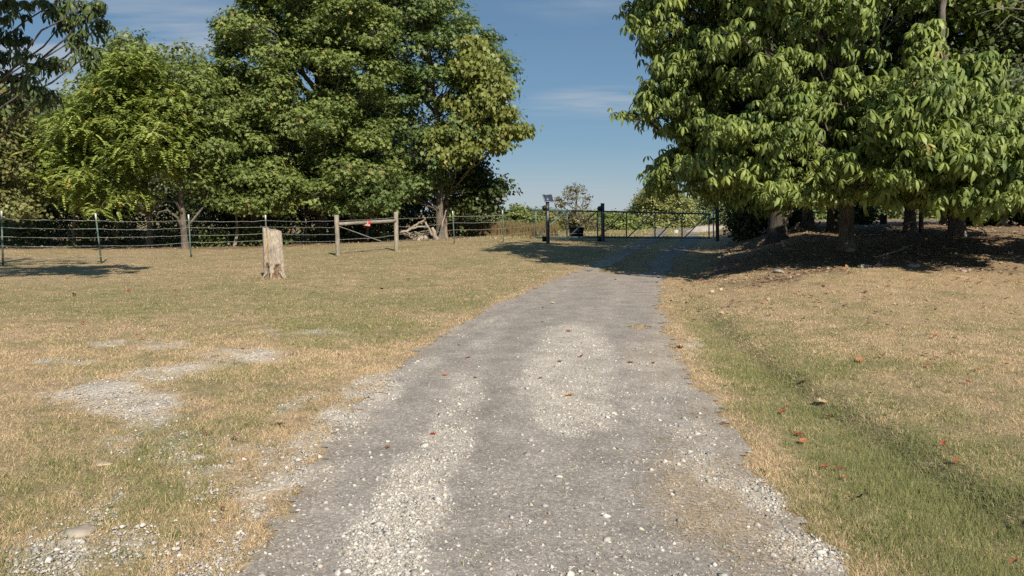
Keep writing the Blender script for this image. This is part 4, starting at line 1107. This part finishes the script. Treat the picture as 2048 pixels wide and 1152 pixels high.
# latch posts
b_ = G(1427, 481); t_ = P(1427, 421, b_[1])
root = thing('latch_post', b_, 'slim pale grey post at the right end of the gate', 'post')
mb = MB(); mb.tube([b_ - [0, 0, .2], b_, t_], .032, 12); mb.build('pipe', M_lblue, root)
mb = MB(); mb.box(P(1427, 437, b_[1] - .03), (.12, .05, .08)); mb.build('catch', M_gatepost, root)
b_ = G(1435, 483); t_ = P(1434, 372, b_[1])
root = thing('latch_post', b_, 'thick dark tall post beside the slim pale one', 'post')
mb = MB(); mb.tube([b_ - [0, 0, .2], b_, (b_ + t_) / 2, t_], .075, 12, jit=.04); mb.build('timber', M_barkd, root)
mb = MB(); mb.box((b_ + t_) / 2 + [-.08, -.02, .1], (.03, .06, .18)); mb.build('hinge', M_gatepost, root)
# low concrete wall
a_ = P(1372, 468, 46); c_ = P(1450, 466, 47)
z1 = P(1400, 453.5, 46)[2]
root = thing('low_wall', [a_[0], a_[1], float(H(a_[0], a_[1]))], 'low pale concrete wall beyond the right end of the gate', 'wall')
mb = MB(); L = c_[0] - a_[0]
Vb = []
for yq in (0, .3):
    Vb += [[a_[0], a_[1] + yq, 0], [c_[0], c_[1] + yq, 0], [c_[0], c_[1] + yq, z1], [a_[0] + L * .25, a_[1] + yq + .2, z1], [a_[0], a_[1] + yq, z1 - .28]]
mb.add(np.array(Vb), [np.array([[0, 1, 2, 3, 4]]), np.array([[9, 8, 7, 6, 5]]), np.array([[0, 5, 6, 1], [1, 6, 7, 2], [2, 7, 8, 3], [3, 8, 9, 4], [4, 9, 5, 0]])])
mb.build('wall_body', M_conc, root)
mb = MB(); mb.tube([np.array([a_[0] + L * .27, a_[1] + .37, z1 + .02]), np.array([c_[0], c_[1] + .15, z1 + .02])], .05, 4, sq=True); mb.build('coping', M_conc, root)
# old wooden post between the trunks
b_ = np.array([P(1767, 447, 29)[0], 29, 0]); b_[2] = float(H(b_[0], 29)); t_ = P(1767, 431, 29)
root = thing('old_fence_post', b_, 'short dark square post seen through the gap between the dark trunks', 'post')
mb = MB(); mb.tube([b_ - [0, 0, .2], t_], .13, 4, sq=True, jit=.05); mb.build('timber', M_barkd, root)
mb = MB(); mb.tube([t_, t_ + [0, 0, .02]], .12, 4, sq=True); mb.build('top', M_bark, root)

# ------------------------------------------------------------------ rocks
def rock(px, py, w, hr, col, label, group=None, flat=.5):
    b_ = G(px, py); r_ = w * b_[1] / F / 2
    bm_v = ICO.copy(); fcs = ICOF.copy()
    # one subdivision
    ed = {}; Vn = list(bm_v); Fn = []
    def mid(a, c):
        kx = (min(a, c), max(a, c))
        if kx not in ed:
            m_ = (Vn[a] + Vn[c]) / 2; ed[kx] = len(Vn); Vn.append(m_ / np.linalg.norm(m_))
        return ed[kx]
    for f_ in fcs:
        a, c, d = f_; ab, bc, ca = mid(a, c), mid(c, d), mid(d, a)
        Fn += [[a, ab, ca], [c, bc, ab], [d, ca, bc], [ab, bc, ca]]
    Vn = np.array(Vn); Vn *= (1 + (rng.random((len(Vn), 1)) - .5) * .42); Vn += np.sin(Vn[:, [1, 2, 0]] * 3 + w) * .12
    Vn = Vn * np.array([r_, r_ * .75, r_ * hr])
    mb = MB(); mb.add(Vn + b_ + [0, 0, r_ * hr * flat], np.array(Fn), np.array(col))
    o = mb.build('rock', M_rock, origin=tuple(b_)); tag(o, label, 'rock', group); return o
rock(160, 1066, 74, .34, (.36, .31, .25), 'large pale rock half sunk in the gravel near the lower left corner', flat=.0)
rock(397, 916, 36, .3, (.44, .38, .31), 'small flat tan rock in the dry grass left of the driveway', flat=.3)
rock(205, 928, 40, .12, (.46, .37, .26), 'thin flat tan rock left of the small rounded one', flat=.3)
rock(1352, 467, 12, .8, (.45, .43, .4), 'small white rock in the field seen through the gate')
for kx, (px, py, w, lab) in enumerate([(1725, 536, 26, 'grey rock at the shade edge, largest of the row'), (1756, 533, 20, 'grey rock just right of the largest one at the shade edge'), (1828, 533, 24, 'tan rock at the shade edge below the stick pile'),
                                    (1556, 545, 22, 'flat grey rock at the left end of the shade edge'), (1700, 501, 26, 'grey rock against the foot of the mottled trunk'), (1928, 543, 12, 'small bluish rock on the sunlit bank')]):
    rock(px, py, w, .45, (.30 + .03 * (kx % 3), .28, .25), lab, 'rocks along the bank', .3)

# ------------------------------------------------------------------ dead wood
def branch_obj(name, label, lines, mat=M_dead, cat='branch', group=None):
    b_ = np.array(lines[0][0][0]); 
    mb = MB()
    for pts, r0, r1 in lines:
        pts = np.array(pts); n_ = max(8, len(pts) * 3)
        s_ = np.linspace(0, len(pts) - 1, n_); q = np.stack([np.interp(s_, np.arange(len(pts)), pts[:, kk]) for kk in range(3)], 1)
        q[1:-1] += rng.normal(size=(n_ - 2, 3)) * r0 * .35
        mb.tube(q, np.linspace(r0, r1, n_), 7, jit=.15)
    o = mb.build(name, mat, smooth=True, origin=tuple(b_)); tag(o, label, cat, group); return o
D0 = 34.2
def BP(a, c, dd=0): return P(a, c, D0 + dd)
branch_obj('fallen_branch', 'thick forked pale dead branch arching up over the brush pile', [([BP(800, 466), BP(822, 457), BP(838, 446), BP(850, 440), BP(846, 431)], .07, .03), ([BP(822, 458), BP(840, 453), BP(858, 455)], .045, .02), ([BP(818, 459), BP(819, 452)], .03, .012), ([BP(832, 449), BP(845, 447, .2), BP(850, 443, .2)], .03, .015)])
branch_obj('fallen_branch', 'straight pale dead branch leaning beside the bare lower trunk', [([BP(851, 444, .1), BP(865, 471, .1)], .045, .06)])
branch_obj('broken_stump', 'short pale broken stump at the foot of the bare lower trunk', [([BP(864, 455, .6), BP(868, 470, .6), BP(874, 481, .6)], .07, .14)], cat='stump')
branch_obj('fallen_branch', 'thin pale branch leaning up right of the bare lower trunk', [([BP(883, 456, .4), BP(888, 436, .4), BP(893, 420, .4)], .05, .02)])
lines = []
g = np.random.default_rng(4)
for _ in range(34):
    cx_, cy_ = g.uniform(815, 848), g.uniform(463, 481); L = g.uniform(10, 24); a = g.uniform(-.5, .75)
    lines.append(([BP(cx_ - L / 2 * math.cos(a), cy_ - L / 2 * math.sin(a) * .6, g.uniform(-.3, .3)), BP(cx_, cy_ + g.uniform(-2, 2), g.uniform(-.3, .3)), BP(cx_ + L / 2 * math.cos(a), min(484, cy_ + L / 2 * math.sin(a) * .6), g.uniform(-.3, .3))], g.uniform(.015, .035), .01))
branch_obj('brush_pile', 'heap of pale dead twigs and branches against the wood edge', lines, cat='brush pile')
branch_obj('log', 'short rounded grey log lying at the end of the brush pile', [([BP(835, 477, -.4), BP(846, 476, -.35), BP(853, 478, -.3)], .13, .14)], cat='log')
def RP(a, c, up=.03): q = G(a, c); q[2] += up; return q
branch_obj('fallen_branch', 'thin forked dead stick lying at the shade edge of the bank', [([RP(1752, 517), RP(1785, 510, .06), RP(1815, 504, .1), RP(1838, 512, .04)], .022, .008), ([RP(1798, 506, .08), RP(1828, 502, .16), RP(1846, 514)], .014, .006), ([RP(1835, 512), RP(1855, 515, .05), RP(1862, 506, .12)], .012, .005)])
branch_obj('fallen_branch', 'thin straight stick lying in front of the forked one', [([RP(1745, 516), RP(1782, 518)], .018, .01)])
branch_obj('fallen_branch', 'curved pale stick sticking up at the right of the bank', [([RP(1973, 470, .02), P(1968, 461, 21), P(1958, 455, 21.2)], .02, .008)])
branch_obj('fallen_branch', 'crooked stick lying in deep shade left of the mottled trunk', [([RP(1603, 478), RP(1612, 486, .05), RP(1630, 487, .04)], .025, .01)])
branch_obj('leaning_log', 'thick sunlit leaning log beside the broad leftmost trunk of the bank', [([RP(1538, 456, -.05), P(1552, 437, 21.6), P(1570, 420, 22), P(1580, 402, 22.4)], .17, .09), ([P(1556, 432, 21.6), P(1572, 438, 21.6), RP(1580, 452, -.1)], .08, .06)], mat=M_barkl, cat='log')
branch_obj('fallen_branch', 'short orange brown broken branch standing between the dark trunks', [([P(1590, 457, 23), P(1598, 446, 23)], .04, .03)])
for kx, (px, py, a, lab) in enumerate([(1090 + 480, 500, .3, 'short stick on the bank below the leaning log'), (1650, 520, -.2, 'short stick on the bank left of the mottled trunk'), (1890, 500, .1, 'short stick below the second trunk from the right'), (1960, 512, .4, 'short stick at the right end of the bank')]):
    branch_obj('fallen_branch', lab, [([RP(px, py), RP(px + 26 * math.cos(a), py + 10 * math.sin(a), .05)], .016, .006)])

# ------------------------------------------------------------------ fallen leaves
OUT = np.array([[0, -.55], [.08, -.5], [.38, -.42], [.30, -.18], [.58, -.05], [.36, .10], [.40, .38], [.16, .28], [0, .62], [-.16, .28], [-.40, .38], [-.36, .10], [-.58, -.05], [-.30, -.18], [-.38, -.42], [-.08, -.5]])
def leaf_mesh(col, seed):
    g = np.random.default_rng(seed)
    o = OUT * (1 + (g.random((len(OUT), 1)) - .5) * .25)
    curl = g.uniform(.25, .75)
    def zf(q): return curl * (q[:, 0] ** 2) * 1.4 + g.uniform(-.2, .2) * q[:, 1] + .25 * q[:, 1] ** 2 + (g.random(len(q)) - .5) * .1
    inner = o * .45; V2 = np.concatenate([[[0, 0]], inner, o]); V = np.column_stack([V2, zf(V2)]); V[:, 2] -= V[:, 2].min()
    m_ = len(o); f3 = np.array([[0, 1 + a, 1 + (a + 1) % m_] for a in range(m_)]); f4 = np.array([[1 + a, 1 + m_ + a, 1 + m_ + (a + 1) % m_, 1 + (a + 1) % m_] for a in range(m_)])
    c = np.array(col) * (.8 + .4 * g.random((len(V), 1)))
    c[0] *= .8
    mb = MB(); mb.add(V, [f3, f4], c)
    st_ = np.array([[0, -.5, .05], [.02, -.75, .1], [.0, -.95, .16]]); mb.tube(st_, .015, 4, cap=False, col=np.array(col) * .7)
    o = mb.build('fallen_leaf', M_leafdry); return o
RED = (.38, .085, .05); ORG = (.40, .175, .09); TAN = (.58, .42, .25); BRN = (.22, .11, .06); YEL = (.66, .40, .10); DKB = (.09, .05, .035)
def put_leaf(o, px, py, wpx, seed, label, group=None):
    b_ = G(px, py); g = np.random.default_rng(seed)
    o.location = (b_[0], b_[1], b_[2] + .03 if abs(b_[0] - road_c(b_[1])) > 1.6 else b_[2] + .012); s_ = wpx * b_[1] / F
    o.scale = (s_, s_, s_); o.rotation_euler = (g.uniform(-.35, .35), g.uniform(-.35, .35), g.uniform(0, 6.28))
    tag(o, label, 'leaf', group)
main = [(1597, 876, 22, RED, 'bright red fallen leaf on the green grass strip, upper of a touching pair'), (1606, 891, 18, ORG, 'orange brown leaf just below the bright red one'), (1643, 809, 23, TAN, 'largest pale tan fallen leaf in the grass right of the driveway'),
        (1659, 841, 18, ORG, 'orange leaf just below the large pale tan leaf'), (1565, 831, 19, RED, 'red leaf on the green strip left of the pale tan leaf'), (1572, 820, 10, RED, 'tiny red leaf touching above a larger red one'),
        (1648, 943, 20, ORG, 'rust leaf in the green strip, left of two side by side'), (1678, 946, 19, BRN, 'brown leaf in the green strip, right of two side by side'), (1689, 963, 12, ORG, 'small rust leaf below the side by side pair'),
        (1717, 1006, 24, DKB, 'dark curled leaf in the lower right grass'), (1720, 726, 17, ORG, 'orange tan leaf on the dry grass of the right lawn'), (1763, 717, 12, BRN, 'small dark leaf just right of the orange tan one'),
        (1608, 768, 14, ORG, 'rust leaf in the swale above the pale tan leaf'), (868, 871, 14, RED, 'single red leaf on the middle of the gravel driveway'), (775, 898, 12, BRN, 'faint brown leaf on the driveway left of the red one'),
        (1138, 794, 17, YEL, 'curled yellow orange leaf on the pale gravel patch'), (1444, 850, 13, BRN, 'brown leaf at the right edge of the driveway'), (1885, 895, 12, RED, 'small red leaf in the lower right lawn, upper one'),
        (1911, 930, 12, RED, 'small red leaf in the lower right lawn, lower one'), (2026, 1136, 20, ORG, 'rust leaf at the lower right corner'), (1358, 697, 16, ORG, 'rust leaf where the driveway meets the right grass'),
        (412, 874, 11, RED, 'tiny red leaf in the dry grass left of the driveway'), (470, 883, 15, ORG, 'orange leaf beside a stone patch left of the driveway'), (446, 1026, 12, BRN, 'brown leaf in gravel near the lower left edge of driveway'),
        (1138, 664, 12, ORG, 'orange leaf on the driveway above the pale gravel patch'), (1748, 700, 12, TAN, 'small pale leaf on the right lawn'), (800, 1110 + 10, 0, TAN, ''), (560, 852, 20, TAN, 'pale curled leaf in the grass near the left edge of driveway')]
for kx, (px, py, w, c, lab) in enumerate(main):
    if not lab: continue
    put_leaf(leaf_mesh(c, 200 + kx), px, py, w, 300 + kx, lab)
protos = [leaf_mesh(c, 400 + kx) for kx, c in enumerate([RED, ORG, TAN, BRN, DKB, ORG])]
first = [True] * len(protos)
zones = [('small dead leaf lying on the left lawn, tiny in the picture', 'small leaves on the left lawn', 26, lambda g: (g.uniform(20, 1000), g.uniform(520, 720)), lambda x, y: x < road_c(y) - 1.8),
         ('small dead leaf lying on the driveway, tiny in the picture', 'small leaves on the driveway', 14, lambda g: (g.uniform(880, 1320), g.uniform(550, 760)), lambda x, y: abs(x - road_c(y)) < 1.3),
         ('small dead leaf lying on the right lawn, tiny in the picture', 'small leaves on the right lawn', 52, lambda g: (g.uniform(1340, 2040), 560 + 240 * g.random() ** 1.7), lambda x, y: x > road_c(y) + 1.7)]
g = np.random.default_rng(77); kk = 0
for lab, grp, num, smp, ok in zones:
    c_ = 0
    while c_ < num:
        px, py = smp(g); b_ = G(px, py)
        if not ok(b_[0], float(b_[1])): continue
        j_ = kk % len(protos)
        if first[j_]: o = protos[j_]; first[j_] = False
        else: o = protos[j_].copy(); COL.objects.link(o)
        put_leaf(o, px, py, g.uniform(6, 11) * np.interp(py, [540, 700], [.75, 1.15]), 500 + kk, lab, grp)
        kk += 1; c_ += 1

# ------------------------------------------------------------------ light and sky
SUN_AZ = R(22)     # right of straight behind the camera
SUN_EL = R(38)
sd = np.array([math.sin(SUN_AZ) * math.cos(SUN_EL), -math.cos(SUN_AZ) * math.cos(SUN_EL), math.sin(SUN_EL)])
ld = bpy.data.lights.new('sun', 'SUN'); ld.energy = 5.0; ld.angle = R(.5); ld.color = (1.0, .91, .77)
lo = bpy.data.objects.new('sun', ld); COL.objects.link(lo); lo.location = (10, -20, 30)
from mathutils import Vector
lo.rotation_euler = Vector(tuple(-sd)).to_track_quat('-Z', 'Y').to_euler()
w = bpy.data.worlds.new('World'); scene.world = w; w.use_nodes = True
nt = w.node_tree; nt.nodes.clear(); n = nt.nodes; l = nt.links
sky = n.new('ShaderNodeTexSky'); sky.sky_type = 'NISHITA'; sky.sun_disc = False
sky.sun_elevation = SUN_EL; sky.sun_rotation = math.atan2(sd[0], sd[1]); sky.altitude = 200
sky.air_density = 1.0; sky.dust_density = .15; sky.ozone_density = 2.2
bg = n.new('ShaderNodeBackground'); bg.inputs[1].default_value = .066
tc = n.new('ShaderNodeTexCoord').outputs['Generated']
def dirv(px, py):
    v = np.array([(px - 1024) / F, CP - (py - 576) / F * SP, -((py - 576) / F * CP + SP)]); return v / np.linalg.norm(v)
sepx = n.new('ShaderNodeSeparateXYZ'); l.new(tc, sepx.inputs[0])
zz = mathn(n, l, 'ADD', mathn(n, l, 'MAXIMUM', sepx.outputs[2], 0.0), .06)
cmb = n.new('ShaderNodeCombineXYZ')
l.new(mathn(n, l, 'DIVIDE', sepx.outputs[0], zz), cmb.inputs[0]); l.new(mathn(n, l, 'DIVIDE', sepx.outputs[1], zz), cmb.inputs[1])
mp = n.new('ShaderNodeMapping'); mp.inputs['Scale'].default_value = (.42, 1.5, 1); mp.inputs['Rotation'].default_value = (0, 0, .35); mp.inputs['Location'].default_value = (2.3, 1.1, 0); l.new(cmb.outputs[0], mp.inputs[0])
nz = noise(n, l, mp.outputs[0], 1.6, 8, .62)
base = None
for (px, py, wx, amp) in [(1195, 203, .10, .8), (1120, 213, .06, .4), (1110, 400, .16, .5), (230, 130, .26, 1.2), (60, 190, .16, 1.1), (400, 70, .22, .7), (1180, 0, .12, .3)]:
    dv = dirv(px, py)
    sub = n.new('ShaderNodeVectorMath'); sub.operation = 'SUBTRACT'; l.new(tc, sub.inputs[0]); sub.inputs[1].default_value = tuple(dv)
    scl = n.new('ShaderNodeVectorMath'); scl.operation = 'MULTIPLY'; l.new(sub.outputs[0], scl.inputs[0]); scl.inputs[1].default_value = (1 / wx, 1 / wx, 3.9 / wx)
    ln = n.new('ShaderNodeVectorMath'); ln.operation = 'LENGTH'; l.new(scl.outputs[0], ln.inputs[0])
    v = mathn(n, l, 'MULTIPLY', mathn(n, l, 'MAXIMUM', mathn(n, l, 'SUBTRACT', 1.0, ln.outputs['Value']), 0.0), amp)
    base = v if base is None else mathn(n, l, 'MAXIMUM', base, v)
wis = mathn(n, l, 'MINIMUM', mathn(n, l, 'MAXIMUM', mathn(n, l, 'MULTIPLY', mathn(n, l, 'SUBTRACT', nz, .40), 3.6), 0.0), 1.0)
cl = mathn(n, l, 'ADD', mathn(n, l, 'MULTIPLY', mathn(n, l, 'MULTIPLY', base, 1.5), wis), mathn(n, l, 'MULTIPLY', wis, .05))
cl = mathn(n, l, 'MINIMUM', mathn(n, l, 'MAXIMUM', cl, 0.0), .62)
hz = n.new('ShaderNodeMapRange'); hz.inputs['From Min'].default_value = .0; hz.inputs['From Max'].default_value = .22; hz.inputs['To Min'].default_value = .8; hz.inputs['To Max'].default_value = .7; l.new(sepx.outputs[2], hz.inputs[0])
hzc = ramp(n, l, sepx.outputs[2], [(0, (.34, .44, .52)), (.09, (.16, .305, .455)), (.25, (.10, .215, .365))])
hs = n.new('ShaderNodeVectorMath'); hs.operation = 'SCALE'; l.new(hzc, hs.inputs[0]); hs.inputs['Scale'].default_value = 12.8
skyb = mixc(n, l, sky.outputs[0], hs.outputs[0], hz.outputs[0])
skyc = mixc(n, l, skyb, (5.6, 6.1, 6.8), cl)
l.new(skyc, bg.inputs[0])
ow = n.new('ShaderNodeOutputWorld'); l.new(bg.outputs[0], ow.inputs[0])

vs = scene.view_settings
vs.view_transform = 'Standard'; vs.look = 'None'; vs.exposure = 0.35; vs.gamma = 1.0
scene.render.engine = 'CYCLES'
scene.cycles.use_denoising = False
scene.cycles.max_bounces = 5
scene.cycles.transparent_max_bounces = 4
print('tris', sum(len(o.data.polygons) for o in scene.objects if o.type == 'MESH'), 'objs', len(scene.objects))
